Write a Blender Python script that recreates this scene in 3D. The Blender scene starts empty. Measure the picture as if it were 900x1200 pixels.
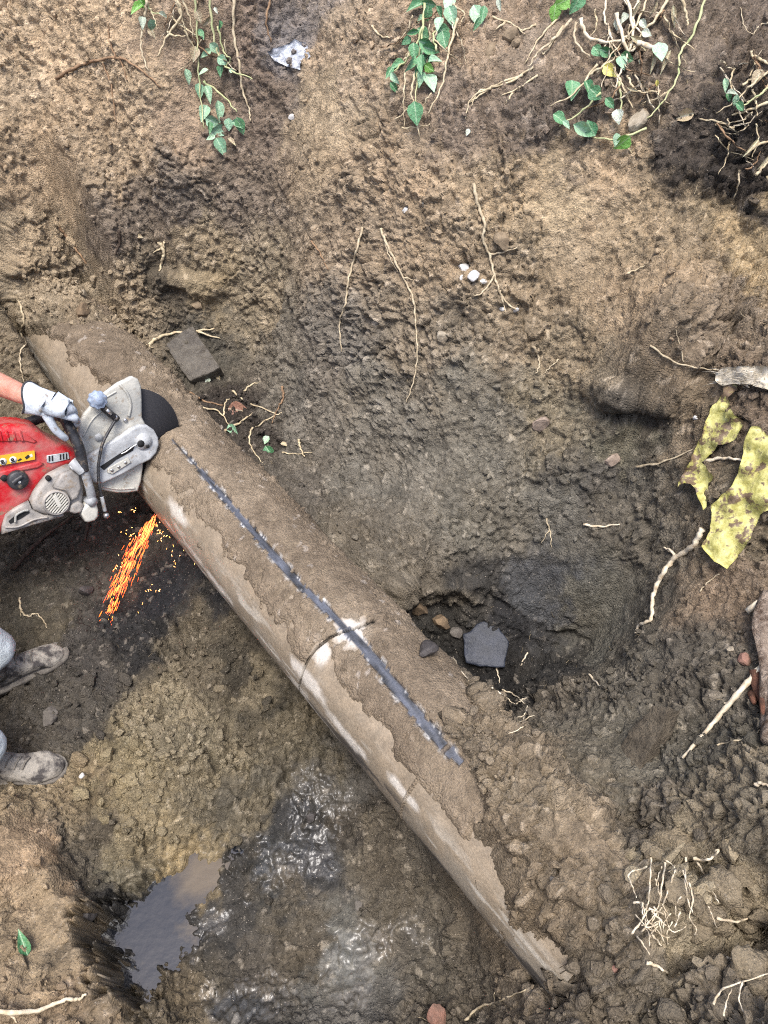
import bpy, bmesh, math, random
import numpy as np
from mathutils import Vector, Matrix, Quaternion
from mathutils.bvhtree import BVHTree

random.seed(7)
rng = np.random.default_rng(11)
S = bpy.context.scene
COL = S.collection

# ------------------------------------------------------------------ camera
FPX, PITCH, CAM = 901.0, math.radians(52), Vector((0, 0, 2.75))
cam_data = bpy.data.cameras.new("camera")
cam = bpy.data.objects.new("camera", cam_data)
COL.objects.link(cam)
cam.location = CAM
cam.rotation_euler = (math.radians(90) - PITCH, 0, 0)
cam_data.sensor_fit = 'VERTICAL'
cam_data.sensor_height = 24
cam_data.lens = 24 * FPX / 1200
cam_data.clip_start = 0.05
cam_data.clip_end = 400
S.camera = cam

# ------------------------------------------------------------------ sky, sun, exposure
SUN_EL, SUN_AZ = math.radians(77), math.radians(188)     # azimuth clockwise from +Y
world = bpy.data.worlds.new("World")
S.world = world
world.use_nodes = True
wn = world.node_tree
bg = wn.nodes["Background"]
sky = wn.nodes.new("ShaderNodeTexSky")
sky.sky_type = 'NISHITA'
sky.sun_disc = False
sky.sun_elevation = SUN_EL
sky.sun_rotation = SUN_AZ
sky.dust_density = 3.0
sky.air_density = 0.8
sky.ozone_density = 0.6
wn.links.new(sky.outputs[0], bg.inputs[0])
bg.inputs[1].default_value = 0.10
sd = bpy.data.lights.new("sun", 'SUN')
sd.energy = 1.3
sd.angle = math.radians(24)
sd.color = (1.0, 0.975, 0.94)
sun = bpy.data.objects.new("sun", sd)
COL.objects.link(sun)
to_sun = Vector((math.sin(SUN_AZ) * math.cos(SUN_EL), math.cos(SUN_AZ) * math.cos(SUN_EL), math.sin(SUN_EL)))
sun.rotation_euler = to_sun.to_track_quat('Z', 'Y').to_euler()
S.view_settings.view_transform = 'Standard'
S.view_settings.look = 'None'
S.view_settings.gamma = 1
S.view_settings.use_curve_mapping = False
S.view_settings.exposure = 1.82
if hasattr(S, "cycles"):
    S.cycles.max_bounces = 5
    S.cycles.diffuse_bounces = 2
    S.cycles.use_denoising = False
    S.cycles.pixel_filter_type = 'BLACKMAN_HARRIS'
    S.cycles.filter_width = 1.1

# ------------------------------------------------------------------ measuring helpers
FWD = Vector((0, math.cos(PITCH), -math.sin(PITCH)))
UPV = Vector((0, math.sin(PITCH), math.cos(PITCH)))
RGT = Vector((1, 0, 0))

def ray(px, py):
    return RGT * ((px - 450) / FPX) + UPV * ((600 - py) / FPX) + FWD

def at_z(px, py, z):
    d = ray(px, py)
    return CAM + d * ((z - CAM.z) / d.z)

def at_d(px, py, d):
    return CAM + ray(px, py) * d

def lin(c):
    out = []
    for v in c:
        v = v / 255.0
        out.append(v / 12.92 if v <= 0.04045 else ((v + 0.055) / 1.055) ** 2.4)
    return out

# ------------------------------------------------------------------ numpy noise
def h32(ix, iy, iz, seed):
    with np.errstate(over='ignore'):
        h = (ix.astype(np.uint32) * np.uint32(374761393) + iy.astype(np.uint32) * np.uint32(668265263)
             + iz.astype(np.uint32) * np.uint32(2147483647 - 1274126177) + np.uint32(seed) * np.uint32(2654435761))
        h ^= h >> np.uint32(13); h *= np.uint32(1274126177)
        h ^= h >> np.uint32(16); h *= np.uint32(2246822519)
        h ^= h >> np.uint32(13)
    return h

def hf(ix, iy, iz, seed):
    return (h32(ix, iy, iz, seed) & np.uint32(0xFFFFFF)).astype(np.float32) / np.float32(16777216)

def vnoise(P, scale, seed):
    p = (P / scale).astype(np.float32)
    i = np.floor(p).astype(np.int32); f = p - i
    f = f * f * f * (f * (f * 6 - 15) + 10)
    r = np.zeros(len(p), np.float32)
    for dx in (0, 1):
        wx = f[:, 0] if dx else 1 - f[:, 0]
        for dy in (0, 1):
            wy = f[:, 1] if dy else 1 - f[:, 1]
            for dz in (0, 1):
                wz = f[:, 2] if dz else 1 - f[:, 2]
                r += wx * wy * wz * hf(i[:, 0] + dx, i[:, 1] + dy, i[:, 2] + dz, seed)
    return r * 2 - 1

def fbm(P, scale, seed, n=4, g=0.5):
    r = 0; a = 1.0
    for k in range(n):
        r = r + a * vnoise(P, scale, seed + k * 17); a *= g; scale *= 0.5
    return r

def worley(P, scale, seed):
    """nearest and second nearest distance, a random value per cell, and a random tilt of each cell's face"""
    p = (P / scale).astype(np.float32)
    i = np.floor(p).astype(np.int32); f = p - i
    n = len(p)
    F1 = np.full(n, 9, np.float32); F2 = np.full(n, 9, np.float32); cid = np.zeros(n, np.uint32)
    N1 = np.zeros((3, n), np.float32)
    for dx in (-1, 0, 1):
        for dy in (-1, 0, 1):
            for dz in (-1, 0, 1):
                h = h32(i[:, 0] + dx, i[:, 1] + dy, i[:, 2] + dz, seed)
                fx = (h & np.uint32(1023)).astype(np.float32) / 1024 + dx - f[:, 0]
                fy = ((h >> np.uint32(10)) & np.uint32(1023)).astype(np.float32) / 1024 + dy - f[:, 1]
                fz = ((h >> np.uint32(20)) & np.uint32(1023)).astype(np.float32) / 1024 + dz - f[:, 2]
                d = fx * fx + fy * fy + fz * fz
                near = d < F1
                F2 = np.where(near, F1, np.minimum(F2, d))
                cid = np.where(near, h, cid)
                for k, q in enumerate((fx, fy, fz)): N1[k] = np.where(near, q, N1[k])
                F1 = np.where(near, d, F1)
    c = cid * np.uint32(2654435761); c ^= c >> np.uint32(15)
    tilt = np.zeros(n, np.float32)
    for k in range(3):
        tilt += N1[k] * (((c >> np.uint32(4 + 9 * k)) & np.uint32(511)).astype(np.float32) / 255.5 - 1)
    rv = ((c * np.uint32(2246822519)) >> np.uint32(8)).astype(np.float32) / 16777216
    return np.sqrt(F1), np.sqrt(F2), rv, tilt

def clods(P, scale, seed, crack=0.14):
    r1, r2, c, t = worley(P, scale, seed)
    e = sstep(0, crack, r2 - r1)
    return e * ((c - .5) * .8 + t * 1.1 + .45 * (1 - r1 * r1)) - .2 + .2 * e, c

def sstep(a, b, x):
    t = np.clip((x - a) / (b - a), 0, 1)
    return t * t * (3 - 2 * t)

# ------------------------------------------------------------------ object helpers
def mesh_obj(name, V, Fc, mat=None, parent=None, smooth=True, cols=None, attrs=None):
    me = bpy.data.meshes.new(name)
    if isinstance(V, np.ndarray):
        Fc = np.asarray(Fc)
        nf, k = Fc.shape
        me.vertices.add(len(V)); me.vertices.foreach_set("co", V.astype(np.float32).ravel())
        me.loops.add(nf * k); me.loops.foreach_set("vertex_index", Fc.astype(np.int32).ravel())
        me.polygons.add(nf)
        me.polygons.foreach_set("loop_start", np.arange(0, nf * k, k, dtype=np.int32))
        me.update(calc_edges=True)
    else:
        me.from_pydata([tuple(v) for v in V], [], Fc); me.update()
    me.polygons.foreach_set("use_smooth", [smooth] * len(me.polygons))
    if cols is not None:
        a = me.color_attributes.new("col", 'FLOAT_COLOR', 'POINT')
        c = np.ones((len(V), 4), np.float32); c[:, :3] = cols
        a.data.foreach_set("color", c.ravel())
    for k2, v in (attrs or {}).items():
        a = me.attributes.new(k2, 'FLOAT', 'POINT'); a.data.foreach_set("value", np.asarray(v, np.float32))
    o = bpy.data.objects.new(name, me); COL.objects.link(o)
    if mat: me.materials.append(mat)
    if parent: o.parent = parent
    return o

def tag(o, label=None, cat=None, group=None, kind=None):
    if label: o['label'] = label
    if cat: o['category'] = cat
    if group: o['group'] = group
    if kind: o['kind'] = kind
    return o

def empty(name, loc, label=None, cat=None, group=None, rot=None):
    o = bpy.data.objects.new(name, None); COL.objects.link(o)
    o.empty_display_size = 0.05
    o.location = loc
    if rot is not None: o.rotation_euler = rot
    return tag(o, label, cat, group)

def new_mat(name):
    m = bpy.data.materials.new(name); m.use_nodes = True
    nt = m.node_tree
    return m, nt, nt.nodes["Principled BSDF"]

def N(nt, t, **kw):
    n = nt.nodes.new(t)
    for k, v in kw.items(): setattr(n, k, v)
    return n

def noise_node(nt, scale, detail=4, rough=0.6, coord='Object'):
    tc = N(nt, "ShaderNodeTexCoord")
    n = N(nt, "ShaderNodeTexNoise"); n.inputs["Scale"].default_value = scale
    n.inputs["Detail"].default_value = detail; n.inputs["Roughness"].default_value = rough
    nt.links.new(tc.outputs[coord], n.inputs["Vector"])
    return n

def ramp(nt, src, stops):
    r = N(nt, "ShaderNodeValToRGB")
    e = r.color_ramp.elements
    while len(e) < len(stops): e.new(0.5)
    for k, (p, c) in enumerate(stops):
        e[k].position = p; e[k].color = (*c, 1) if len(c) == 3 else c
    nt.links.new(src, r.inputs[0])
    return r

def simple_mat(name, c1, c2=None, scale=30, rough=0.6, metal=0.0, bump=0.0, bscale=None, spec=0.5, lo=0.35, hi=0.65, detail=5, sub=0.0):
    """two colours mixed by noise, optional bump"""
    m, nt, b = new_mat(name)
    c1 = lin(c1); c2 = lin(c2) if c2 else [v * 0.7 for v in c1]
    n = noise_node(nt, scale, detail)
    r = ramp(nt, n.outputs["Fac"], [(lo, c1), (hi, c2)])
    nt.links.new(r.outputs[0], b.inputs["Base Color"])
    b.inputs["Roughness"].default_value = rough
    b.inputs["Metallic"].default_value = metal
    b.inputs["Specular IOR Level"].default_value = spec
    if sub: b.inputs["Subsurface Weight"].default_value = sub
    if bump:
        n2 = noise_node(nt, bscale or scale * 3, 6, 0.65)
        bp = N(nt, "ShaderNodeBump"); bp.inputs["Strength"].default_value = 1; bp.inputs["Distance"].default_value = bump
        nt.links.new(n2.outputs["Fac"], bp.inputs["Height"]); nt.links.new(bp.outputs[0], b.inputs["Normal"])
    return m

def tube(pts, rad, seg=6, cap=True):
    """verts, faces of a tube with a radius per point"""
    pts = [Vector(p) for p in pts]; n = len(pts)
    if not hasattr(rad, '__len__'): rad = [rad] * n
    V, Fc = [], []
    t0 = (pts[1] - pts[0]).normalized()
    u = t0.orthogonal().normalized()
    for i in range(n):
        t = (pts[min(i + 1, n - 1)] - pts[max(i - 1, 0)])
        t = t.normalized() if t.length > 1e-9 else t0
        u = (u - t * u.dot(t)); u = u.normalized() if u.length > 1e-6 else t.orthogonal().normalized()
        w = t.cross(u)
        for k in range(seg):
            a = 2 * math.pi * k / seg
            V.append(pts[i] + (u * math.cos(a) + w * math.sin(a)) * rad[i])
    for i in range(n - 1):
        for k in range(seg):
            a, b2 = i * seg + k, i * seg + (k + 1) % seg
            Fc.append((a, b2, b2 + seg, a + seg))
    if cap:
        Fc.append(tuple(range(seg - 1, -1, -1))); Fc.append(tuple(range((n - 1) * seg, n * seg)))
    return V, Fc

def spline(pts, n):
    """Catmull-Rom through pts (Vectors), n points"""
    P = [Vector(p) for p in pts]
    P = [P[0] * 2 - P[1]] + P + [P[-1] * 2 - P[-2]]
    out = []
    m = len(P) - 3
    for k in range(n):
        t = k / (n - 1) * m; i = min(int(t), m - 1); f = t - i
        a, b, c, d = P[i:i + 4]
        out.append(0.5 * ((2 * b) + (c - a) * f + (2 * a - 5 * b + 4 * c - d) * f * f + (3 * b - a - 3 * c + d) * f ** 3))
    return out
# ------------------------------------------------------------------ the pipe's line (measured), terrain under and around it
PA = Vector((-0.425, 1.62, 0.358)); PYAW, PSL, PR = -0.896, 0.0726, 0.211
PD = Vector((math.cos(PYAW), math.sin(PYAW), PSL)).normalized()         # along the pipe, towards the camera side
PH = Vector((math.cos(PYAW), math.sin(PYAW), 0))
PN = Vector((-math.sin(PYAW), math.cos(PYAW), 0))                       # across, towards the far bank (right side of pipe)

# (px, py, height): bank and floor heights read off the photograph
HP = [(0,250,.86),(100,250,.86),(50,130,1.12),(0,0,1.45),(120,0,1.52),(180,60,1.38),(250,0,1.55),(250,90,1.28),(270,170,1.08),(150,170,1.05),
 (200,250,.82),(250,260,.78),(200,325,.52),(245,335,.50),(215,350,.43),(245,355,.42),(150,320,.58),(100,335,.60),(50,350,.62),(60,300,.72),(0,330,.66),(0,400,.50),(0,470,.34),
 (20,560,.2),(0,640,.12),(60,640,.1),(130,640,.08),(100,740,.06),(200,700,.03),(250,760,.05),(20,730,.06),(35,800,.03),(35,905,.03),(90,850,.05),(150,850,.08),(220,880,.08),
 (120,930,.07),(300,870,.05),(300,1000,0.0),(220,1040,-.03),(170,1090,-.03),(420,930,.0),(400,1020,.0),(450,1100,.03),(520,1100,.05),(500,1180,.08),(300,1150,.01),(380,1150,.0),(150,1020,.05),
 (60,965,.10),(105,1020,.04),(150,1080,.01),(190,1140,.02),(215,1195,.05),
 (225,410,.26),(300,420,.24),(250,480,.2),(330,520,.2),(290,540,.2),(330,590,.25),(400,640,.30),(450,690,.28),(470,700,.24),
 (330,330,.62),(350,250,.95),(350,150,1.22),(350,60,1.42),(350,0,1.55),(330,430,.4),
 (450,560,.38),(450,450,.62),(450,300,1.0),(450,150,1.34),(450,0,1.66),
 (530,640,.32),(600,600,.42),(600,450,.76),(600,300,1.1),(600,150,1.44),(600,60,1.6),(600,0,1.70),
 (520,728,.05),(570,762,.0),(620,757,.02),(560,815,-.02),(600,840,.03),(640,700,.16),(700,745,.12),(505,682,.24),(555,685,.20),(490,722,.10),(650,800,.14),(700,650,.42),(680,560,.60),
 (740,494,.79),(690,478,.77),(740,455,.94),(700,440,.86),(760,440,1.0),(760,540,.7),(760,620,.56),(800,560,.76),(790,640,.6),
 (880,450,1.1),(840,400,1.1),(880,300,1.26),(760,300,1.2),(760,150,1.5),(880,100,1.64),(760,0,1.76),(900,0,1.78),
 (850,540,.92),(880,640,.80),(890,560,.98),(830,660,.72),(760,740,.42),(740,800,.42),(800,760,.56),(880,760,.72),(850,850,.66),(800,840,.58),
 (660,850,.40),(650,900,.56),(720,860,.50),(700,960,.70),(760,950,.68),(820,940,.76),(890,930,.92),(690,1040,.73),(740,1040,.78),(800,1030,.86),(850,1050,.90),(890,1050,.92),
 (820,1110,.80),(880,1110,.78),(760,1120,.84),(880,1180,1.02),(800,1190,.95),(700,1150,.78),(640,1190,.55),(560,1185,.12)]
HW = [(-1.9,1.3,.08),(-2.0,2.0,.15),(-2.15,2.6,.55),(-2.6,1.3,1.2),(-2.6,2.2,1.3),(-2.4,3.2,1.2),(-1.8,.5,.2),(-1.3,.4,.05),(-.9,.2,.05),(-1.6,.1,.5),(-1.5,-.3,1.1),(-.6,-.4,1.15),(0,-.1,.6),(0,-.4,1.15),
 (.5,-.05,.95),(.7,-.4,1.15),(1.3,.2,1.12),(1.6,.9,1.15),(1.8,1.7,1.25),(2.0,2.5,1.6),(1.6,3.2,1.8),(.6,3.6,1.84),(-.3,3.9,1.75),(-1.2,4.5,1.72),(-2.4,4.3,1.72),(2.6,3.6,1.85)]

ctl = []
for (a, b, z) in HP:
    p = at_z(a, b, z); ctl.append((p.x, p.y, z))
ctl = np.array(ctl + HW, dtype=np.float64)

def tps_fit(X, z, lam=2e-4):
    n = len(X)
    d = np.linalg.norm(X[:, None] - X[None], axis=2)
    K = np.where(d > 0, d * d * np.log(d + 1e-12), 0) + lam * np.eye(n)
    Pm = np.hstack([np.ones((n, 1)), X])
    A = np.zeros((n + 3, n + 3)); A[:n, :n] = K; A[:n, n:] = Pm; A[n:, :n] = Pm.T
    return np.linalg.solve(A, np.concatenate([z, np.zeros(3)]))
TW = tps_fit(ctl[:, :2], ctl[:, 2])
CX = ctl[:, :2].astype(np.float32)

def tps(x, y):
    out = np.empty(len(x), np.float32)
    for s in range(0, len(x), 60000):
        xs, ys = x[s:s + 60000].astype(np.float32), y[s:s + 60000].astype(np.float32)
        d2 = (xs[:, None] - CX[:, 0]) ** 2 + (ys[:, None] - CX[:, 1]) ** 2 + 1e-12
        out[s:s + 60000] = (0.5 * d2 * np.log(d2)) @ TW[:-3].astype(np.float32) + TW[-3] + TW[-2] * xs + TW[-1] * ys
    return out

def pipe_hit(px, py, r=None):
    """(along, angle from the top) where the line of sight meets the pipe"""
    r = r or PR + 0.008
    d = ray(px, py); e = CAM - PA
    dd = d - PD * d.dot(PD); ee = e - PD * e.dot(PD)
    A_, B_, C_ = dd.dot(dd), 2 * dd.dot(ee), ee.dot(ee) - r * r
    q = B_ * B_ - 4 * A_ * C_
    t = (-B_ - math.sqrt(max(q, 0))) / (2 * A_)
    p = e + d * t
    return p.dot(PD), math.atan2(p.dot(PN), p.dot(PB))
PB = PD.cross(PN).normalized()
if PB.z < 0: PB = -PB                                       # up, square to the pipe
S_END = pipe_hit(612, 1138)[0]


def pipe_so(x, y):
    dx, dy = x - PA.x, y - PA.y
    return dx * PH.x + dy * PH.y, dx * PN.x + dy * PN.y

def smin(a, b, k):
    h = np.clip(0.5 + 0.5 * (b - a) / k, 0, 1)
    return b * (1 - h) + a * h - k * h * (1 - h)

WATER_Z = -0.022
PUD = [(118,1085),(145,1056),(176,1036),(205,1014),(238,1000),(276,990),(270,1020),(236,1050),(220,1075),(236,1102),(206,1134),(180,1184),(140,1172),(140,1134),(106,1108)]
PUDW = np.array([tuple(at_z(a, b, WATER_Z))[:2] for a, b in PUD])
def poly_sd(x, y, poly):
    d = np.full(len(x), 9e9); ins = np.zeros(len(x), bool)
    n = len(poly)
    for i in range(n):
        (ax, ay), (bx, by) = poly[i], poly[(i + 1) % n]
        ex, ey = bx - ax, by - ay
        t = np.clip(((x - ax) * ex + (y - ay) * ey) / (ex * ex + ey * ey), 0, 1)
        d = np.minimum(d, (x - ax - t * ex) ** 2 + (y - ay - t * ey) ** 2)
        c = ((ay > y) != (by > y)) & (x < ex * (y - ay) / (ey if abs(ey) > 1e-9 else 1e-9) + ax)
        ins ^= c
    return np.where(ins, -1, 1) * np.sqrt(d)

BANK = [(-160,880),(-40,930),(0,948),(30,985),(58,1032),(98,1078),(126,1108),(148,1146),(146,1215),(150,1330),(-400,1330)]
BANKW = np.array([tuple(at_z(a, b, 0.21))[:2] for a, b in BANK])
def base_height(x, y):
    z = np.clip(tps(x, y), -0.10, 1.95)
    near_b = (x < -.2) & (y < 1.1) & (x > -2.2) & (y > -.8)
    q2 = np.stack([x, y, x * 0], 1)[near_b]
    sd = poly_sd(q2[:, 0], q2[:, 1], BANKW) + 0.03 * fbm(q2, .12, 700, 3)
    zb = z.copy(); zn = z[near_b]
    top = np.maximum(zn, 0.21 + 0.12 * np.clip(-sd / .3, 0, 1) + 0.03 * fbm(q2, .2, 701, 2))
    k = sstep(0.11, -0.03, sd)
    zb[near_b] = zn * (1 - k) + top * k
    z = zb
    s, o = pipe_so(x, y)
    # soil along the pipe: below it where the pipe lies free, over it at both buried ends
    zc = PA.z + s * PSL
    wob = 0.05 * np.sin(s * 9) + 0.04 * np.sin(o * 31 + 1)
    cov_near = sstep(.90, 1.10, s + 0.85 * o + wob) * sstep(-0.17, -0.06, o + 0.02 * np.sin(s * 23) + .045 * sstep(1.05, 1.25, s) + .03 * sstep(1.25, 1.45, s))
    cov_far = sstep(1.42, 1.58, -s + 0.5 * o + wob) * sstep(-.19, -0.11, o - 0.35 * np.clip(s + 1.75, -.3, 1))
    cov = np.maximum(cov_near, cov_far)
    ins = np.abs(o) < 0.34
    hp = zc + np.sqrt(np.clip(PR * PR - o * o, 0, None)) 
    free = np.where(o < 0, np.minimum(z, zc - 0.12), np.minimum(z, zc - 0.03 + 0.10 * sstep(0.1, 0.3, o)))
    over = hp + 0.042 + .05 * sstep(1.0, 1.3, s) * sstep(-.19, -.08, o)
    zz = free * (1 - cov) + over * cov
    k = sstep(0.34, 0.2, np.abs(o))
    kl = np.where(o < 0, sstep(-0.26, -0.19, o), k)
    act = (s > -2.4) & (s < 1.95)
    fade = np.where(act, kl, 0) * sstep(1.95, 1.75, s) * sstep(-2.3, -2.0, s)
    z = z * (1 - fade) + zz * fade
    # soil slumped over the near end of the pipe
    dh = np.hypot((s - S_END - .34), o * .95)
    heap = zc + 0.30 - 2.6 * dh ** 2 + .02 * np.sin(s * 17 + o * 9)
    z = np.where(dh < .36, np.maximum(z, heap), z)
    # the land round the pit
    r = np.maximum(np.abs(x) - 2.4, np.maximum(y - 4.2, -0.5 - y))
    out = 1.5 + 0.25 * np.tanh((y - 1) * 0.5)
    f = sstep(0, 1.2, r)
    return z * (1 - f) + out * f

# soil fields: (px, py, sRGB, wet, roughness of the relief, amount of loose crumbs)
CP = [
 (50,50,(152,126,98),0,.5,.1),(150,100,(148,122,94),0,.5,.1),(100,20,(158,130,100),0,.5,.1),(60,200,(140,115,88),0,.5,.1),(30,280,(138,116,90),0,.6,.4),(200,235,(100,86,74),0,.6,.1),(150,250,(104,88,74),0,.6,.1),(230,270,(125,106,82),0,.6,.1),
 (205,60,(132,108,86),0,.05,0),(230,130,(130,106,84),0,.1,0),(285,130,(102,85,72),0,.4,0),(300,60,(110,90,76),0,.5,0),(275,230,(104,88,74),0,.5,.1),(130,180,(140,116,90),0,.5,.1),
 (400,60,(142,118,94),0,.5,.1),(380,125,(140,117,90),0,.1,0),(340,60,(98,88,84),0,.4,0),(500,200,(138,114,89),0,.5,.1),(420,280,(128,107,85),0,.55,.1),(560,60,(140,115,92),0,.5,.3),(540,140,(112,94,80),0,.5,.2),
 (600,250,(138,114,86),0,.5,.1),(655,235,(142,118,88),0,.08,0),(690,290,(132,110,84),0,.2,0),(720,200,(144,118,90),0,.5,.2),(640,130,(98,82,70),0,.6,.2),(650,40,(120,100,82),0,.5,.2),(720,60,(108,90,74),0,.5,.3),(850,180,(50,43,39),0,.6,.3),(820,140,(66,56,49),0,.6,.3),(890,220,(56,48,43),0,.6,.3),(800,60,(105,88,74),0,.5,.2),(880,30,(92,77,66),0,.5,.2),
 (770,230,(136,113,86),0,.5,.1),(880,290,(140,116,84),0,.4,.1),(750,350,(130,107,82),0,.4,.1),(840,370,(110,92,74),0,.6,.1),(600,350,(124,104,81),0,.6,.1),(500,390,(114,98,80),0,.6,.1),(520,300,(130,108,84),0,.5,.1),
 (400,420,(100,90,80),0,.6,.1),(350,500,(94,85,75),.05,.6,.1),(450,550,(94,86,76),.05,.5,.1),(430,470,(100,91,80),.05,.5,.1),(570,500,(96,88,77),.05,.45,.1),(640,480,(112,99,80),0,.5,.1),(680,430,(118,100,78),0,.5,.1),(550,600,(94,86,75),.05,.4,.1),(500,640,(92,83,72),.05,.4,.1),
 (650,610,(84,78,70),.1,.3,.0),(700,560,(74,68,62),.05,.4,.1),(720,520,(92,84,68),0,.4,0),(740,490,(68,60,52),0,.6,.1),(640,690,(62,61,63),.15,.15,0),(700,710,(84,78,68),.1,.1,0),(570,800,(33,31,31),.1,.5,.4),(500,690,(88,78,66),0,.5,.3),(545,700,(58,54,51),.1,.3,.1),(520,770,(38,35,33),.1,.5,.3),  # dark soil; shade of the hollow and ledge recess painted into its colour
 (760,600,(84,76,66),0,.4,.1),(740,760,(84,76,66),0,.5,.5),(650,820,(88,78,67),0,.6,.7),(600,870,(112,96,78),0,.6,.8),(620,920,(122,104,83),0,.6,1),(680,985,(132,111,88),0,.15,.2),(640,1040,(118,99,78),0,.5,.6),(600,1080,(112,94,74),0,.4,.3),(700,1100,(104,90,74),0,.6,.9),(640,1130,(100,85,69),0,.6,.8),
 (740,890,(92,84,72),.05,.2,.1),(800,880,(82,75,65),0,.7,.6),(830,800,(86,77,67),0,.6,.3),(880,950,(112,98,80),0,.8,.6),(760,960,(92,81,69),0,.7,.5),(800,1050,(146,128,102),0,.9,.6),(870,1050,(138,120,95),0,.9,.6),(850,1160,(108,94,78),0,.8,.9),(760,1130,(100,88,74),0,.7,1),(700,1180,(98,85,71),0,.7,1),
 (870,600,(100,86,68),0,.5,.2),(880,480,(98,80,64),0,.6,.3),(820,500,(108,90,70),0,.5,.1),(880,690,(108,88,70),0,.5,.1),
 (590,735,(42,40,41),.1,.4,.2),(625,800,(44,41,39),.1,.5,.4),(500,738,(44,41,38),.05,.5,.3),(320,832,(64,57,47),.05,.6,.5),(425,962,(60,53,46),.3,.5,.2),(285,776,(62,55,46),.05,.6,.6),  # shade in the hollow and along the pipe's lower edge, put into soil colour
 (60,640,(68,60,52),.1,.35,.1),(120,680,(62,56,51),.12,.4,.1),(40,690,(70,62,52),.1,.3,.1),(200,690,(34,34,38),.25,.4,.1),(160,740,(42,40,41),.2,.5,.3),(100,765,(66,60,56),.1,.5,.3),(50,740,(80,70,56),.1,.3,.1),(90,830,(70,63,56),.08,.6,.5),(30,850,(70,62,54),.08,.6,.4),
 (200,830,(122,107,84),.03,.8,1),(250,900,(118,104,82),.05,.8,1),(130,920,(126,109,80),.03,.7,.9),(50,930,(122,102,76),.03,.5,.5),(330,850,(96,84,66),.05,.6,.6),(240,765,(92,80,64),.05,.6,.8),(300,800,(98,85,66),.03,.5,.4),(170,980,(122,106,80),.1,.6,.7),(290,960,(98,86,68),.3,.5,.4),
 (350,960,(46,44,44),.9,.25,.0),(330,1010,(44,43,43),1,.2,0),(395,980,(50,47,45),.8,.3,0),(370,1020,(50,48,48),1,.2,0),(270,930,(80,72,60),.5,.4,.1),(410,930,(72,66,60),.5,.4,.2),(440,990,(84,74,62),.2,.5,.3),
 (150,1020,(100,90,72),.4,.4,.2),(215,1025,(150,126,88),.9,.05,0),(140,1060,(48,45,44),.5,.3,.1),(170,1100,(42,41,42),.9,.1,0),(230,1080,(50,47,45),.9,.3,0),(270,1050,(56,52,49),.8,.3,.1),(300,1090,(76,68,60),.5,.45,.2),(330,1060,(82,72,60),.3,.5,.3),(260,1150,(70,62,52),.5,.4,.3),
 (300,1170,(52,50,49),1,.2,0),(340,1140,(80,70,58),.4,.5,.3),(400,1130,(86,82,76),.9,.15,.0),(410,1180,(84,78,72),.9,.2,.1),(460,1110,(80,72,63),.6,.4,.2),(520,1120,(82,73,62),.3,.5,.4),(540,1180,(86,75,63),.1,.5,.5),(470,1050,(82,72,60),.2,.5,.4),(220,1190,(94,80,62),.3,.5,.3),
 (40,1080,(142,118,90),0,.5,.4),(20,1010,(142,114,86),0,.3,.2),(100,1150,(136,113,86),0,.6,.5),(60,1180,(134,110,86),0,.6,.5),(90,1000,(80,70,58),.1,.4,.1),(115,1060,(46,43,41),.2,.3,.1),(150,1160,(96,82,64),.1,.6,.5),  # dark points at the bank's foot carry its shade in the soil colour
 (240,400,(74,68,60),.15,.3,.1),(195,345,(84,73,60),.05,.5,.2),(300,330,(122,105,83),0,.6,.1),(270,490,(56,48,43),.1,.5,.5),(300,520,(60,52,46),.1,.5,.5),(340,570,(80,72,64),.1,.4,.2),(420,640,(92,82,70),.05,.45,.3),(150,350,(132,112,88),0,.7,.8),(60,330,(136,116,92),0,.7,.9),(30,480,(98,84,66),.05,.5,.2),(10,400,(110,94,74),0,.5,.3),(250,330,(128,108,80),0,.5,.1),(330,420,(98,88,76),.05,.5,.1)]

def grade(lo, hi, step, out_lo, out_hi):
    mid = np.arange(lo, hi + step / 2, step)
    def grow(start, end, sgn):
        r = []; st = step; v = start
        while (end - v) * sgn > 0:
            st *= 1.16; v += sgn * st; r.append(v)
        return r
    a = grow(lo, out_lo, -1)[::-1]; b = grow(hi, out_hi, 1)
    return np.array(list(a) + list(mid) + list(b))
QUAL = 1.0
gx = grade(-1.72, 1.62, 0.0050 / QUAL, -60, 60)
gy = grade(0.06, 4.05, 0.0045 / QUAL, -60, 70)
nx, ny = len(gx), len(gy)
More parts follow.
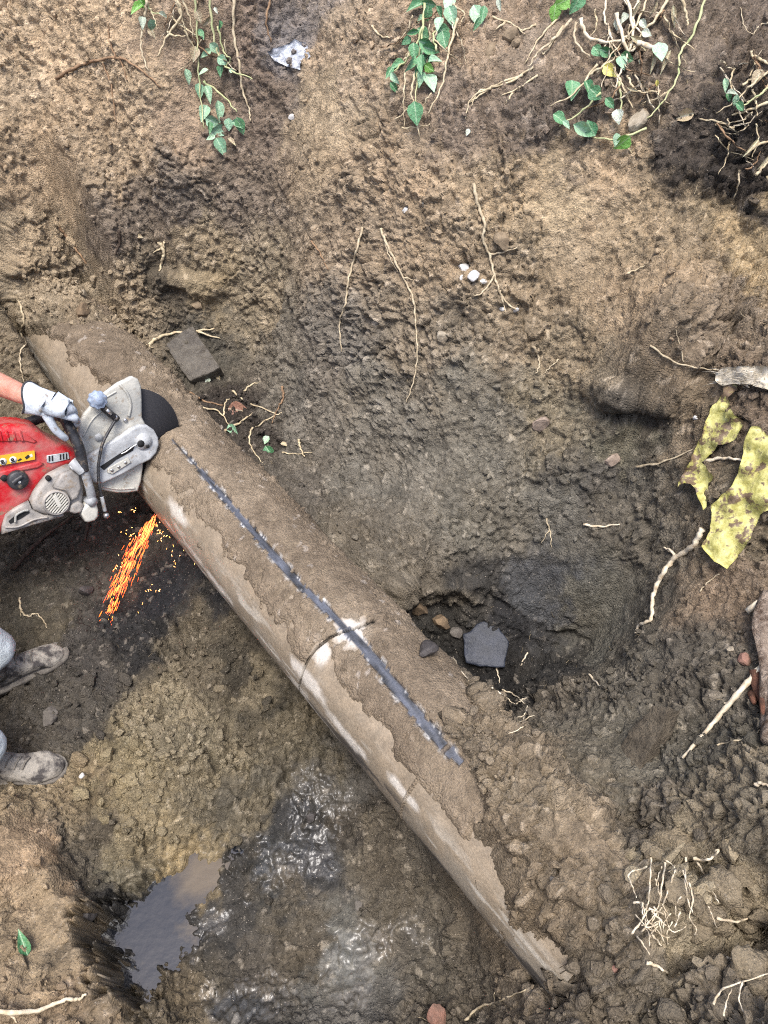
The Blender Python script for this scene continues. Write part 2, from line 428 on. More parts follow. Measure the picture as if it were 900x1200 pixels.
# rows gather where the ground is steep, so that the walls of the pit get as fine a mesh as its floor
gxc = np.unique(np.concatenate([gx[::6], gx[-1:]])); cX, cY = np.meshgrid(gxc, gy)
cZ = base_height(cX.ravel().astype(np.float32), cY.ravel().astype(np.float32)).reshape(ny, len(gxc))
gyy, gxx = np.gradient(cZ, gy, gxc)
wgt = np.sqrt(1 + np.clip(gyy ** 2 + gxx ** 2, 0, 5))
for _ in range(90):
    wgt[:, 1:-1] = (wgt[:, :-2] + 2 * wgt[:, 1:-1] + wgt[:, 2:]) / 4
for _ in range(12):
    wgt[1:-1] = (wgt[:-2] + 2 * wgt[1:-1] + wgt[2:]) / 4
jl, jh = np.searchsorted(gy, -0.1), np.searchsorted(gy, 4.4)
GYc = np.repeat(gy[:, None], len(gxc), 1)
for c in range(len(gxc)):
    yy = gy[jl:jh + 1]; st_ = np.diff(yy)
    den = np.concatenate([[0], np.cumsum((wgt[jl + 1:jh + 1, c] + wgt[jl:jh, c]) / 2 * st_)])
    base_den = np.concatenate([[0], np.cumsum(st_)])
    # keep the original spacing pattern in index, redistribute by length
    idx0 = np.concatenate([[0], np.cumsum(((wgt[jl + 1:jh + 1, c] + wgt[jl:jh, c]) / 2))])
    tgt = np.linspace(0, idx0[-1], len(yy))
    GYc[jl:jh + 1, c] = np.interp(tgt, idx0, yy)
GY = np.stack([np.interp(gx, gxc, GYc[j]) for j in range(ny)])
GX = np.repeat(gx[None], ny, 0)
X = GX.ravel().astype(np.float32); Y = GY.ravel().astype(np.float32)
Z = base_height(X, Y).astype(np.float32)
G3 = np.stack([GX, GY, Z.reshape(ny, nx)], 2)
NRM = np.cross(np.gradient(G3, axis=1), np.gradient(G3, axis=0)).reshape(-1, 3)
NRM /= np.linalg.norm(NRM, axis=1)[:, None]
NRM = NRM.astype(np.float32)
P3 = np.stack([X, Y, Z], 1)
DET = ((np.abs(X) < 2.1) & (Y > -0.3) & (Y < 4.3)) 
idx = np.nonzero(DET)[0]
Q = P3[idx]

# coarse base surface for measuring
def make_bvh(Zn, step):
    ix = np.nonzero((gx > -2.3) & (gx < 2.3))[0][::step]; iy = np.nonzero((gy > -0.6) & (gy < 4.6))[0][::step]
    VX = Zn[np.ix_(iy, ix)].reshape(-1, 3)
    n = len(ix); fs = []
    for j in range(len(iy) - 1):
        b = j * n
        fs += [(b + i, b + i + 1, b + i + 1 + n, b + i + n) for i in range(n - 1)]
    return BVHTree.FromPolygons([tuple(v) for v in VX.tolist()], fs)
bvh0 = make_bvh(P3.reshape(ny, nx, 3), 6)

def hit_with(bv, px, py):
    r = bv.ray_cast(CAM, ray(px, py).normalized())
    return r[0], r[1]

cpos, cval = [], []
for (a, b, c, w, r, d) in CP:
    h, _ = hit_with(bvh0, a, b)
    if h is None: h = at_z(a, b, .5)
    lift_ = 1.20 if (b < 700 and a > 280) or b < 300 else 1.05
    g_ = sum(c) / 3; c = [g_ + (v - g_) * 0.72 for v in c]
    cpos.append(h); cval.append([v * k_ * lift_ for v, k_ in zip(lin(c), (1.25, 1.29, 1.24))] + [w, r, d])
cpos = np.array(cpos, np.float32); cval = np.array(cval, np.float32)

warp = np.stack([fbm(Q, 0.16, 100 + k, 5, .65) for k in range(3)], 1) * 0.075
for k in range(3): warp[:, k] += 0.03 * (hf(*(np.floor((Q + .2 * warp) / 0.03).astype(np.int32).T), 130 + k) - .5)
def field(Pq):
    out = np.empty((len(Pq), 6), np.float32)
    for s in range(0, len(Pq), 60000):
        q = Pq[s:s + 60000]
        d2 = ((q[:, None, :] - cpos[None]) ** 2).sum(2)
        w = 1 / (d2 + 0.0008) ** 2.6
        out[s:s + 60000] = (w @ cval) / w.sum(1)[:, None]
    return out
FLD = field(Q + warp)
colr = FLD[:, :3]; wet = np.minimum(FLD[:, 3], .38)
WETP = [[(345,905),(385,900),(412,930),(405,975),(392,1030),(345,1034),(298,1030),(300,1000),(330,970)], [(240,1165),(290,1145),(340,1130),(362,1165),(318,1200),(250,1205)], [(368,1098),(420,1092),(470,1092),(452,1130),(438,1165),(400,1195),(372,1165)], [(205,1100),(250,1060),(285,1052),(270,1085),(230,1112)], [(475,1090),(520,1100),(500,1115),(475,1108)]]
for pw in WETP:
    pw = np.array([tuple(at_z(a, b, 0.0))[:2] for a, b in pw])
    m_ = (np.abs(Q[:, 0] + .3) < 1.0) & (Q[:, 1] < 1.3)
    sd_ = poly_sd(Q[m_, 0], Q[m_, 1], pw) + 0.05 * fbm(Q[m_], .06, 410, 4)
    wet[m_] = np.maximum(wet[m_], .95 * sstep(.02, -.02, sd_))
wet = wet; _ = 0; rgh = FLD[:, 4]; lse = FLD[:, 5]

# relief: lumps, clods and crumbs
Wq = Q + np.stack([fbm(Q, 0.04, 300 + k, 3) for k in range(3)], 1) * 0.013
rg = 0.16 + 1.5 * np.clip(rgh, 0, .9)
disp = 0.030 * fbm(Q, 0.25, 5, 4) * (0.35 + 0.65 * rgh)
disp += 0.012 * fbm(Q, 0.07, 6, 3) * rg
patch = np.clip(0.55 + 1.0 * fbm(Q, 0.30, 60, 3), 0.05, 1.3)
k1, c1 = clods(Wq, 0.080, 21, .12)
disp += 0.026 * rg * patch * k1
k0, c0 = clods(Q + 0.05 * np.stack([fbm(Q, 0.12, 320 + k, 3) for k in range(3)], 1), 0.17, 24, .10)
disp += 0.050 * np.clip(rgh - .35, 0, .5) * np.clip(.5 + fbm(Q, .5, 64, 2), 0, 1.2) * k0
patch2 = np.clip(0.75 + 0.6 * fbm(Q, 0.17, 63, 3), 0.3, 1.3)
k2, c2 = clods(Wq, 0.036, 22, .16)
disp += (0.0185 + .010 * np.clip(lse - .4, 0, .6)) * rg * patch2 * k2
k3, c3 = clods(Wq, 0.0175, 23, .22)
disp += 0.0115 * rg * np.clip(0.85 + .5 * fbm(Q, 0.11, 66, 2), .4, 1.3) * k3
disp += 0.005 * fbm(Q, 0.015, 70, 2) * rg
def along(pts, z):
    """distance to a line of photo points lying on the bare ground"""
    W = [np.array(hit_with(bvh0, a, b)[0] or at_z(a, b, z)) for a, b in pts]; d = np.full(len(Q), 9.0, np.float32)
    for A_, B_ in zip(W[:-1], W[1:]):
        e = B_ - A_; t = np.clip(((Q - A_) @ e) / (e @ e), 0, 1); d = np.minimum(d, np.linalg.norm(Q - A_ - t[:, None] * e, axis=1))
    return d
disp *= .3 + .7 * sstep(.12, .55, NRM[idx][:, 2])
nled = 0.03 * fbm(Q, .09, 720, 3)
# ledges that overhang, and the hollows under them
disp += 0.045 * sstep(.085, .0, along([(672,440),(700,452),(735,466),(770,470),(800,458)], .9) + nled) - 0.045 * sstep(.05, .0, along([(690,484),(725,494),(762,500)], .8) + nled)
disp += 0.06 * sstep(.075, .0, along([(470,694),(498,688),(530,684),(556,690)], .25) + nled) - 0.04 * sstep(.07, .0, along([(500,716),(530,716)], .1) + nled)
disp += 0.05 * sstep(.07, .0, along([(185,332),(215,328),(250,338)], .5) + nled)
disp -= 0.03 * sstep(.03, .0, along([(560,690),(600,715),(640,742),(690,752)], .15) + nled * .4)
disp -= 0.03 * sstep(.035, .0, along([(640,940),(690,950),(720,985)], .6) + nled * .4)
disp += 0.05 * sstep(.10, .02, along([(770,1070),(820,1075),(880,1070)], .85) + nled) - 0.09 * sstep(.09, .0, along([(800,1112),(840,1105),(885,1100)], .8) + nled)
disp += 0.04 * sstep(.06, .0, along([(880,380),(850,410),(815,420)], 1.1) + nled)
face = sstep(.16, .06, along([(-40,940),(0,955),(30,990),(60,1040),(100,1085),(130,1115),(150,1150),(146,1200)], .1))
disp *= 1 - .65 * face
edge = sstep(2.1, 1.9, np.abs(Q[:, 0])) * sstep(-.3, -.1, Q[:, 1]) * sstep(4.3, 4.0, Q[:, 1])
disp *= edge
psd = poly_sd(Q[:, 0], Q[:, 1], PUDW) + 0.028 * fbm(Q, 0.05, 400, 3) + 0.020 * fbm(Q, 0.016, 401, 3)
inner = (np.abs(Q[:, 0] + .3) < 1.0) & (Q[:, 1] < 1.2)
dep = sstep(0.02, -0.03, psd)
soak = sstep(.14, .0, psd) * ((np.abs(Q[:, 0] + .3) < 1.0) & (Q[:, 1] < 1.2))
wet = np.maximum(wet, .62 * soak)
V3 = P3.copy()
V3[idx] += NRM[idx] * disp[:, None]
zf = V3[idx, 2]
near = sstep(0.30, 0.08, psd) * inner
shore = np.maximum(zf, WATER_Z + 0.004 + 0.3 * np.clip(zf - WATER_Z, -.02, .05))
zf = zf * (1 - near) + shore * near
zf = np.where(inner, zf * (1 - dep) + (WATER_Z - 0.018 + 0.004 * k3) * dep, zf)
V3[idx, 2] = zf
# colour: clod to clod differences and mineral grains
tone = 1 + 0.25 * (c2 - .5) + 0.55 * (c3 ** 1.5 - .4) + 0.16 * fbm(Q, 0.09, 80, 3)
pale = sstep(0.955, 0.985, c3) * 0.5 * np.clip(rgh * 2, 0, 1)
hue = 0.02 * fbm(Q, 0.13, 90, 3)
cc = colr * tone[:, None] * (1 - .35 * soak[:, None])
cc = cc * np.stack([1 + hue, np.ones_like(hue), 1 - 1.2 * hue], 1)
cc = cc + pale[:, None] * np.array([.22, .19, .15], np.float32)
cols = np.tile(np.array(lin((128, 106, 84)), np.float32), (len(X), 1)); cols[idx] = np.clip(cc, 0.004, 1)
wetf = np.zeros(len(X), np.float32); wetf[idx] = np.clip(wet, 0, 1)

m_soil, nt, b = new_mat("soil")
ca = N(nt, "ShaderNodeVertexColor", layer_name="col")
wa = N(nt, "ShaderNodeAttribute", attribute_name="wet")
n1 = noise_node(nt, 160, 5, 0.7)
r_ = ramp(nt, n1.outputs["Fac"], [(0.25, (.62, .62, .62)), (0.75, (1.30, 1.28, 1.25))])
mx = N(nt, "ShaderNodeMix", data_type='RGBA', blend_type='MULTIPLY'); mx.inputs["Factor"].default_value = 1
nt.links.new(ca.outputs["Color"], mx.inputs["A"]); nt.links.new(r_.outputs[0], mx.inputs["B"])
# scattered light grit
vo = N(nt, "ShaderNodeTexVoronoi"); vo.inputs["Scale"].default_value = 210
tc = N(nt, "ShaderNodeTexCoord"); nt.links.new(tc.outputs["Object"], vo.inputs["Vector"])
sep = N(nt, "ShaderNodeSeparateColor"); nt.links.new(vo.outputs["Color"], sep.inputs[0])
gr = ramp(nt, sep.outputs[0], [(0.94, (0, 0, 0)), (0.97, (1, 1, 1))])
gd = ramp(nt, vo.outputs["Distance"], [(0.28, (1, 1, 1)), (0.42, (0, 0, 0))])
gm = N(nt, "ShaderNodeMath", operation='MULTIPLY'); nt.links.new(gr.outputs[0], gm.inputs[0]); nt.links.new(gd.outputs[0], gm.inputs[1])
gm2 = N(nt, "ShaderNodeMath", operation='MULTIPLY'); gm2.inputs[1].default_value = 0.6; nt.links.new(gm.outputs[0], gm2.inputs[0])
mx2 = N(nt, "ShaderNodeMix", data_type='RGBA'); nt.links.new(gm2.outputs[0], mx2.inputs["Factor"])
nt.links.new(mx.outputs["Result"], mx2.inputs["A"]); mx2.inputs["B"].default_value = (.38, .33, .27, 1)
nt.links.new(mx2.outputs["Result"], b.inputs["Base Color"])
nw = noise_node(nt, 70, 5, 0.65)
ma = N(nt, "ShaderNodeMath", operation='MULTIPLY_ADD'); ma.inputs[1].default_value = 1.1; ma.inputs[2].default_value = -0.55
nt.links.new(nw.outputs["Fac"], ma.inputs[0])
mb = N(nt, "ShaderNodeMath", operation='ADD'); nt.links.new(ma.outputs[0], mb.inputs[0]); nt.links.new(wa.outputs["Fac"], mb.inputs[1])
rr = ramp(nt, mb.outputs[0], [(0.25, (.95,) * 3), (0.7, (.5,) * 3), (1.0, (.32,) * 3)])
nt.links.new(rr.outputs[0], b.inputs["Roughness"])
sr = ramp(nt, mb.outputs[0], [(0.2, (.15,) * 3), (0.9, (.2,) * 3)])
nt.links.new(sr.outputs[0], b.inputs["Specular IOR Level"])
nb = noise_node(nt, 230, 6, 0.75)
bp = N(nt, "ShaderNodeBump"); bp.inputs["Strength"].default_value = 0.9; bp.inputs["Distance"].default_value = 0.008
vb = N(nt, "ShaderNodeTexVoronoi"); vb.inputs["Scale"].default_value = 130
nwd = noise_node(nt, 60, 3, 0.6)
vm = N(nt, "ShaderNodeVectorMath", operation='MULTIPLY_ADD'); vm.inputs[1].default_value = (.012,) * 3
nt.links.new(nwd.outputs["Color"], vm.inputs[0]); nt.links.new(tc.outputs["Object"], vm.inputs[2]); nt.links.new(vm.outputs[0], vb.inputs["Vector"])
hm = N(nt, "ShaderNodeMath", operation='MULTIPLY_ADD'); hm.inputs[1].default_value = -0.9
nt.links.new(vb.outputs["Distance"], hm.inputs[0]); nt.links.new(nb.outputs["Fac"], hm.inputs[2])
nt.links.new(hm.outputs[0], bp.inputs["Height"]); nt.links.new(bp.outputs[0], b.inputs["Normal"])
nc = noise_node(nt, 46, 3, 0.5)
bpc = N(nt, "ShaderNodeBump"); bpc.inputs["Strength"].default_value = 0.5; bpc.inputs["Distance"].default_value = 0.004
nt.links.new(nc.outputs["Fac"], bpc.inputs["Height"]); nt.links.new(bpc.outputs[0], b.inputs["Coat Normal"])
cr = ramp(nt, mb.outputs[0], [(0.50, (0,) * 3), (0.9, (.42,) * 3)])
nt.links.new(cr.outputs[0], b.inputs["Coat Weight"]); b.inputs["Coat Roughness"].default_value = 0.16; b.inputs["Coat IOR"].default_value = 1.5
ds = ramp(nt, wa.outputs["Fac"], [(0.2, (.9,) * 3), (1, (.25,) * 3)]); nt.links.new(ds.outputs[0], bp.inputs["Strength"])

ii = np.arange(nx * ny).reshape(ny, nx)
quads = np.stack([ii[:-1, :-1].ravel(), ii[:-1, 1:].ravel(), ii[1:, 1:].ravel(), ii[1:, :-1].ravel()], 1)
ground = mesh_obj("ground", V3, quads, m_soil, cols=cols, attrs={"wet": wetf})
tag(ground, kind='structure')
bvh = make_bvh(V3.reshape(ny, nx, 3), 2)
def hit(px, py):
    return hit_with(bvh, px, py)
# ------------------------------------------------------------------ water lying in the trench
m_water, nt, b = new_mat("muddy_water")
nz = noise_node(nt, 7, 4, 0.6)
wr = ramp(nt, nz.outputs["Fac"], [(0.52, lin((25, 27, 32))), (0.74, lin((88, 76, 56)))])
vd_ = N(nt, "ShaderNodeVectorMath", operation='DISTANCE'); vd_.inputs[1].default_value = at_z(238, 1022, WATER_Z); tcw = N(nt, "ShaderNodeTexCoord"); nt.links.new(tcw.outputs["Object"], vd_.inputs[0])
sa = N(nt, "ShaderNodeMath", operation='MULTIPLY_ADD'); sa.inputs[1].default_value = .22; nt.links.new(nz.outputs["Fac"], sa.inputs[0]); nt.links.new(vd_.outputs["Value"], sa.inputs[2])
sr_ = ramp(nt, sa.outputs[0], [(.15, (.8,) * 3), (.23, (0,) * 3)])
mw = N(nt, "ShaderNodeMix", data_type='RGBA'); nt.links.new(sr_.outputs[0], mw.inputs["Factor"]); nt.links.new(wr.outputs[0], mw.inputs["A"]); mw.inputs["B"].default_value = (*lin((92, 79, 58)), 1)
nt.links.new(mw.outputs["Result"], b.inputs["Base Color"])
b.inputs["Roughness"].default_value = 0.06; b.inputs["IOR"].default_value = 1.7
nz2 = noise_node(nt, 22, 3, 0.5)
bp = N(nt, "ShaderNodeBump"); bp.inputs["Distance"].default_value = 0.003; bp.inputs["Strength"].default_value = 0.4
nt.links.new(nz2.outputs["Fac"], bp.inputs["Height"]); nt.links.new(bp.outputs[0], b.inputs["Normal"])
cxw, cyw = PUDW.mean(0)
ring = [(cxw + (a - cxw) * 1.4, cyw + (c - cyw) * 1.4, WATER_Z) for a, c in PUDW]
water = mesh_obj("water", ring, [tuple(range(len(ring)))], m_water, smooth=False)
if water.data.polygons[0].normal.z < 0: water.data.flip_normals()
tag(water, kind='structure')

# ------------------------------------------------------------------ the pipe
def pipe_pt(s, th, r):
    return PA + PD * s + (PN * math.sin(th) + PB * math.cos(th)) * r
S_CUT = pipe_hit(388, 742)[0]
S_SAW = pipe_hit(196, 535)[0]
SAW_O = Vector((-1.0, 2.18, 0.50)); SAW_O = SAW_O + (CAM - SAW_O) * 0.035
_t = math.radians(25)
SAW_N = Vector((PH.x * math.cos(_t), PH.y * math.cos(_t), math.sin(_t))).normalized()
sl = np.arange(-2.25, S_END + .10, 0.0062)
for s0 in (S_CUT, S_SAW):
    sl = np.concatenate([sl[np.abs(sl - s0) > 0.036], s0 + np.arange(-.034, .0341, .0017)])
sl = np.sort(sl)
thl = np.linspace(-math.pi, math.pi, 181)[:-1]
SS, TT = np.meshgrid(sl, thl, indexing='ij')
ss, tt = SS.ravel(), TT.ravel()
def pos(r):
    return (np.array(PA)[None] + ss[:, None] * np.array(PD) + (np.sin(tt)[:, None] * np.array(PN) + np.cos(tt)[:, None] * np.array(PB)) * np.asarray(r)[:, None]).astype(np.float32)
Pp = pos(np.full(len(ss), PR))
deg = np.degrees(tt)
# painted and scraped line along the top
LINE = [(198,512),(213,526),(243,560),(300,626),(345,678),(392,722),(430,762),(480,825),(522,876),(541,893)]
lw = [.003,.005,.011,.014,.014,.014,.018,.018,.016,.010]
lh = [pipe_hit(a, c) for a, c in LINE]
ls = np.array([a for a, _ in lh]); lt = np.array([c for _, c in lh])
o_ = np.argsort(ls)
line_t = np.interp(ss, ls[o_], lt[o_]); line_w = np.interp(ss, ls[o_], np.array(lw)[o_])
inl = (ss > ls.min()) & (ss < ls.max())
n_a = fbm(Pp, 0.03, 500, 3)
ld = np.abs((tt - line_t) * PR) - line_w * (1 + 0.28 * n_a + .18 * fbm(Pp, 0.012, 503, 3))
ld = np.where(inl, ld, 1.0)
gap = np.abs(ss - ls[o_][-2]) < .008                          # soil bridges the line near its end
# where the old saw cut runs
CUT = sorted([(pipe_hit(*q)[1], pipe_hit(*q)[0]) for q in ((440,727),(412,735),(388,745),(369,759),(356,780),(350,798),(349,812))])
c0, c1_ = CUT[-1][0], math.radians(-135)
cut_s = np.interp(tt, [a for a, _ in CUT], [c for _, c in CUT])
in_cut = (np.abs(ss - cut_s) < 0.0046) & (tt < c0) & (tt > c1_)
_rel = Pp - np.array(SAW_O); _h = _rel @ np.array(SAW_N)
in_saw = (np.abs(_h) < 0.008) & (np.linalg.norm(_rel, axis=1) < .182)
# bare, chalky spots
def spot(px, py, rs, rt):
    a, c = pipe_hit(px, py)
    return np.sqrt(((ss - a) / rs) ** 2 + ((tt - c) * PR / rt) ** 2)
chalk = np.minimum.reduce([spot(412, 738, .05, .05), spot(375, 765, .035, .035), spot(300, 610, .0001, .0001), spot(360, 800, .10, .03), spot(205, 600, .09, .03), spot(405, 865, .09, .022), spot(470, 930, .07, .018), spot(255, 690, .1, .02)])
flank = sstep(-30, -56, deg + 18 * fbm(Pp, 0.09, 510, 4))
T = 0.0085 + 0.005 * fbm(Pp, 0.16, 520, 4) + 0.006 * sstep(20, 70, deg)
T = T * (1 - flank) - 0.010 * flank + 0.008 * flank * (fbm(Pp, 0.06, 530, 4) - .1)
far = sstep(-0.62, -0.80, ss)
edge_f = sstep(-30, -14, deg + 12 * fbm(Pp, 0.07, 540, 4))
T = T * (1 - far) + far * ((0.016 + 0.02 * sstep(-.8, -1.2, ss)) * edge_f - 0.006 * (1 - edge_f))
T = T + 0.0045 * fbm(Pp, 0.022, 545, 3) * (np.abs(T) < .008)
T = np.minimum(T, (chalk - 1 + .5 * n_a) * 0.012)
T = np.where(ld < 0, -0.004, np.minimum(T, ld * 0.9))
T = np.where(inl & gap, np.maximum(T, 0.004), T)
T = np.where(in_saw | in_cut, -0.01, T)
T = np.where(ss > S_END - .12, np.minimum(T, -.004), T)
kc, cc3 = clods(Pp + np.stack([fbm(Pp, .03, 550 + k, 2) for k in range(3)], 1) * .008, 0.017, 560, .25)
kd, cd3 = clods(Pp, 0.036, 561, .2)
crm = np.clip(0.35 + 1.1 * fbm(Pp, 0.12, 562, 3), 0.12, 1.2)
Rc = PR + T + np.where(T > 0, np.clip(T / 0.012, 0, 1) ** 1.3 * (0.0100 * kc * crm + 0.011 * kd * crm * crm * .8 + 0.003 * fbm(Pp, 0.012, 563, 2)), 0)
Rc = np.where(T > 0, np.maximum(Rc, PR + 0.0008), PR - 0.003)
ns, nth = len(sl), len(thl)
gi = np.arange(ns * nth).reshape(ns, nth); gj = np.roll(gi, -1, axis=1)
pq = np.stack([gi[:-1].ravel(), gj[:-1].ravel(), gj[1:].ravel(), gi[1:].ravel()], 1)
if (np.cross(Pp[pq[0, 1]] - Pp[pq[0, 0]], Pp[pq[0, 3]] - Pp[pq[0, 0]]) @ (Pp[pq[0, 0]] - pos(np.zeros(len(ss)))[pq[0, 0]])) < 0: pq = pq[:, ::-1]

pipe = empty("buried_pipe", PA, "long earth caked pipe lying diagonally across the open trench", "pipe")
Rw = PR - np.where(in_cut, 0.022, 0) - np.where(in_saw, 0.03, 0) + 0.0012 * fbm(Pp, 0.05, 570, 3)
Rw = Rw - np.where((ld < 0) & ~in_cut, 0.0025, 0)
wc = np.tile(np.array(lin((134, 125, 111)), np.float32), (len(ss), 1))
mud = sstep(-.5, .5, fbm(Pp, 0.10, 580, 4))[:, None]
wc = wc * (1 - mud) + mud * np.array(lin((124, 113, 97)), np.float32)
st = fbm(np.stack([ss * 0.12, tt * PR, ss * 0], 1), 0.02, 590, 4)           # scuffs run along the pipe
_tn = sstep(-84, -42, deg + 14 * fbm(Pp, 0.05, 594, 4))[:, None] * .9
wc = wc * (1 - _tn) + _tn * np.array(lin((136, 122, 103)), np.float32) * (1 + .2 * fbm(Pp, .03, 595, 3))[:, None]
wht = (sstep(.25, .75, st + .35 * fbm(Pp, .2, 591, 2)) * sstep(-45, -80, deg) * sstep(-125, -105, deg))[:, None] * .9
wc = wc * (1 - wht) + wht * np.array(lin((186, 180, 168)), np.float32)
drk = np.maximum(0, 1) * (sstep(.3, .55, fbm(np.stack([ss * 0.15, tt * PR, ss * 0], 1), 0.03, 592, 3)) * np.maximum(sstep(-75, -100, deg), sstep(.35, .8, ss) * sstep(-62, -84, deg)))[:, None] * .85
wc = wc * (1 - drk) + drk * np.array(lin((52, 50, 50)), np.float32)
chk = (sstep(1.25, .5, chalk + .3 * n_a) * .85)[:, None]
wc = wc * (1 - chk) + chk * np.array(lin((196, 190, 180)), np.float32)
rim = ((ld < 0.006) & (ld > -0.002))[:, None] * sstep(-.1, .5, n_a)[:, None] * .8
lin_c = np.array(lin((62, 65, 73)), np.float32)[None] * (1 + .8 * fbm(np.stack([ss * .2, tt * PR, ss * 0], 1), .012, 593, 3))[:, None]
wc = np.where((ld < 0)[:, None], lin_c, wc)
wc = wc * (1 - rim) + rim * np.array(lin((188, 186, 182)), np.float32)
wc = np.where((in_cut | in_saw)[:, None], np.array(lin((22, 22, 24)), np.float32), wc)
m_pipe, nt, b = new_mat("pipe_wall")
ca = N(nt, "ShaderNodeVertexColor", layer_name="col")
n1 = noise_node(nt, 120, 5, 0.7); r_ = ramp(nt, n1.outputs["Fac"], [(0.3, (.75,) * 3), (0.7, (1.2,) * 3)])
mx = N(nt, "ShaderNodeMix", data_type='RGBA', blend_type='MULTIPLY'); mx.inputs["Factor"].default_value = 1
nt.links.new(ca.outputs["Color"], mx.inputs["A"]); nt.links.new(r_.outputs[0], mx.inputs["B"]); nt.links.new(mx.outputs["Result"], b.inputs["Base Color"])
b.inputs["Roughness"].default_value = 0.55
bp = N(nt, "ShaderNodeBump"); bp.inputs["Distance"].default_value = 0.003; bp.inputs["Strength"].default_value = 0.7
nt.links.new(n1.outputs["Fac"], bp.inputs["Height"]); nt.links.new(bp.outputs[0], b.inputs["Normal"])
off = np.array(PA, np.float32)
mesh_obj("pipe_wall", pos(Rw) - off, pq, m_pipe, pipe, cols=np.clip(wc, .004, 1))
keep = (T[pq] > 0).any(1)
used = np.unique(pq[keep]); mapi = np.full(len(ss), -1); mapi[used] = np.arange(len(used))
tan = np.tile(np.array(lin((138, 124, 106)), np.float32), (len(ss), 1))
g2 = sstep(-.4, .6, fbm(Pp, 0.2, 600, 4))[:, None]
tan = tan * (1 - g2) + g2 * np.array(lin((120, 107, 91)), np.float32)
tan = tan * (1 + .30 * (cc3 - .5) + .2 * (cd3 - .5) + .14 * fbm(Pp, .05, 601, 3))[:, None]
tan += (sstep(.975, .985, cc3) * .12)[:, None]
tan = tan * (1 - sstep(1.5, .9, chalk)[:, None] * .5) + sstep(1.5, .9, chalk)[:, None] * .5 * np.array(lin((176, 164, 146)), np.float32)
w_ = sstep(.0003, .0065, T)[:, None]
tan = wc * (1 - w_) + tan * w_
crust = mesh_obj("soil_crust", (pos(Rc) - off)[used], mapi[pq[keep]], m_soil, pipe, cols=np.clip(tan, .01, 1)[used], attrs={"wet": np.zeros(len(used))})
tag(crust, kind='stuff')

# ------------------------------------------------------------------ loose crumbs of soil
def rock(seed, sub=1, flat=0.75):
    bm = bmesh.new(); bmesh.ops.create_icosphere(bm, subdivisions=sub, radius=1)
    V = np.array([v.co[:] for v in bm.verts], np.float32); Fc = np.array([[v.index for v in f.verts] for f in bm.faces]); bm.free()
    r = np.random.default_rng(seed)
    for k in range(7):                                       # cut faces into it
        d = r.normal(size=3); d /= np.linalg.norm(d); lim = r.uniform(.45, .8)
        over = V @ d - lim; V = V - np.clip(over, 0, None)[:, None] * d * .9
    V *= 1 + 0.14 * vnoise(V * 3 + seed * 3.1, 1.7, seed)[:, None]
    V *= np.array([1, r.uniform(.65, .95), r.uniform(flat - .15, flat + .1)])
    return V.astype(np.float32), Fc
ROCK_S = [rock(k, 1) for k in range(8)]
ROCK_L = [rock(50 + k, 2) for k in range(6)]

def scatter(name, Ps, Ns, size, cols_, lib, seed, sink=0.25):
    r = np.random.default_rng(seed); n = len(Ps)
    which = r.integers(0, len(lib), n); VV, FF, CC = [], [], []; base = 0
    for k, (V, Fc) in enumerate(lib):
        m = np.nonzero(which == k)[0]; c = len(m)
        if not c: continue
        q = r.normal(size=(c, 4)); q /= np.linalg.norm(q, axis=1)[:, None]
        w, x, y, z = q.T
        R = np.stack([np.stack([1 - 2 * (y * y + z * z), 2 * (x * y - z * w), 2 * (x * z + y * w)], 1), np.stack([2 * (x * y + z * w), 1 - 2 * (x * x + z * z), 2 * (y * z - x * w)], 1), np.stack([2 * (x * z - y * w), 2 * (y * z + x * w), 1 - 2 * (x * x + y * y)], 1)], 1)
        W = np.einsum('nij,vj->nvi', R, V) * size[m][:, None, None] + (Ps[m] + Ns[m] * (size[m] * (1 - sink) * .6)[:, None])[:, None, :]
        VV.append(W.reshape(-1, 3)); CC.append(np.repeat(cols_[m], len(V), 0))
        FF.append((Fc[None] + (base + np.arange(c) * len(V))[:, None, None]).reshape(-1, 3)); base += c * len(V)
    CCa = np.concatenate(CC)
    return mesh_obj(name, np.concatenate(VV).astype(np.float32), np.concatenate(FF), m_soil, cols=CCa, smooth=False, attrs={"wet": np.zeros(len(CCa))})

NRMd = NRM[idx]
Vd = V3[idx]; so_s, so_o = pipe_so(Vd[:, 0], Vd[:, 1])
under = (np.abs(so_o) < .19) & (Vd[:, 2] < PA.z + so_s * PSL + .1) & (so_s > -2.2) & (so_s < 1.55)
view = (np.abs(Vd[:, 0]) < 1.75) & (Vd[:, 1] < 3.9)
dens = (0.05 + lse ** 1.3) * np.clip(.5 + fbm(Vd, .2, 610, 3), .05, 1.5) * (~under) * view * (dep < .3) * (1 - .9 * np.clip(wet * 1.4, 0, 1))
dens /= dens.sum()
NC = 8500
pick = rng.choice(len(Vd), NC, p=dens, replace=False)
sz = 0.0038 * np.exp(rng.exponential(0.60, NC)); sz = np.clip(sz, .0035, .021)
jit = (0.8 + .45 * rng.random(NC))[:, None]
o1 = scatter("soil_crumbs", Vd[pick], NRM[idx][pick], sz, np.clip(colr[pick] * jit * 1.08, .01, .6), ROCK_S, 5)
tag(o1, kind='stuff')

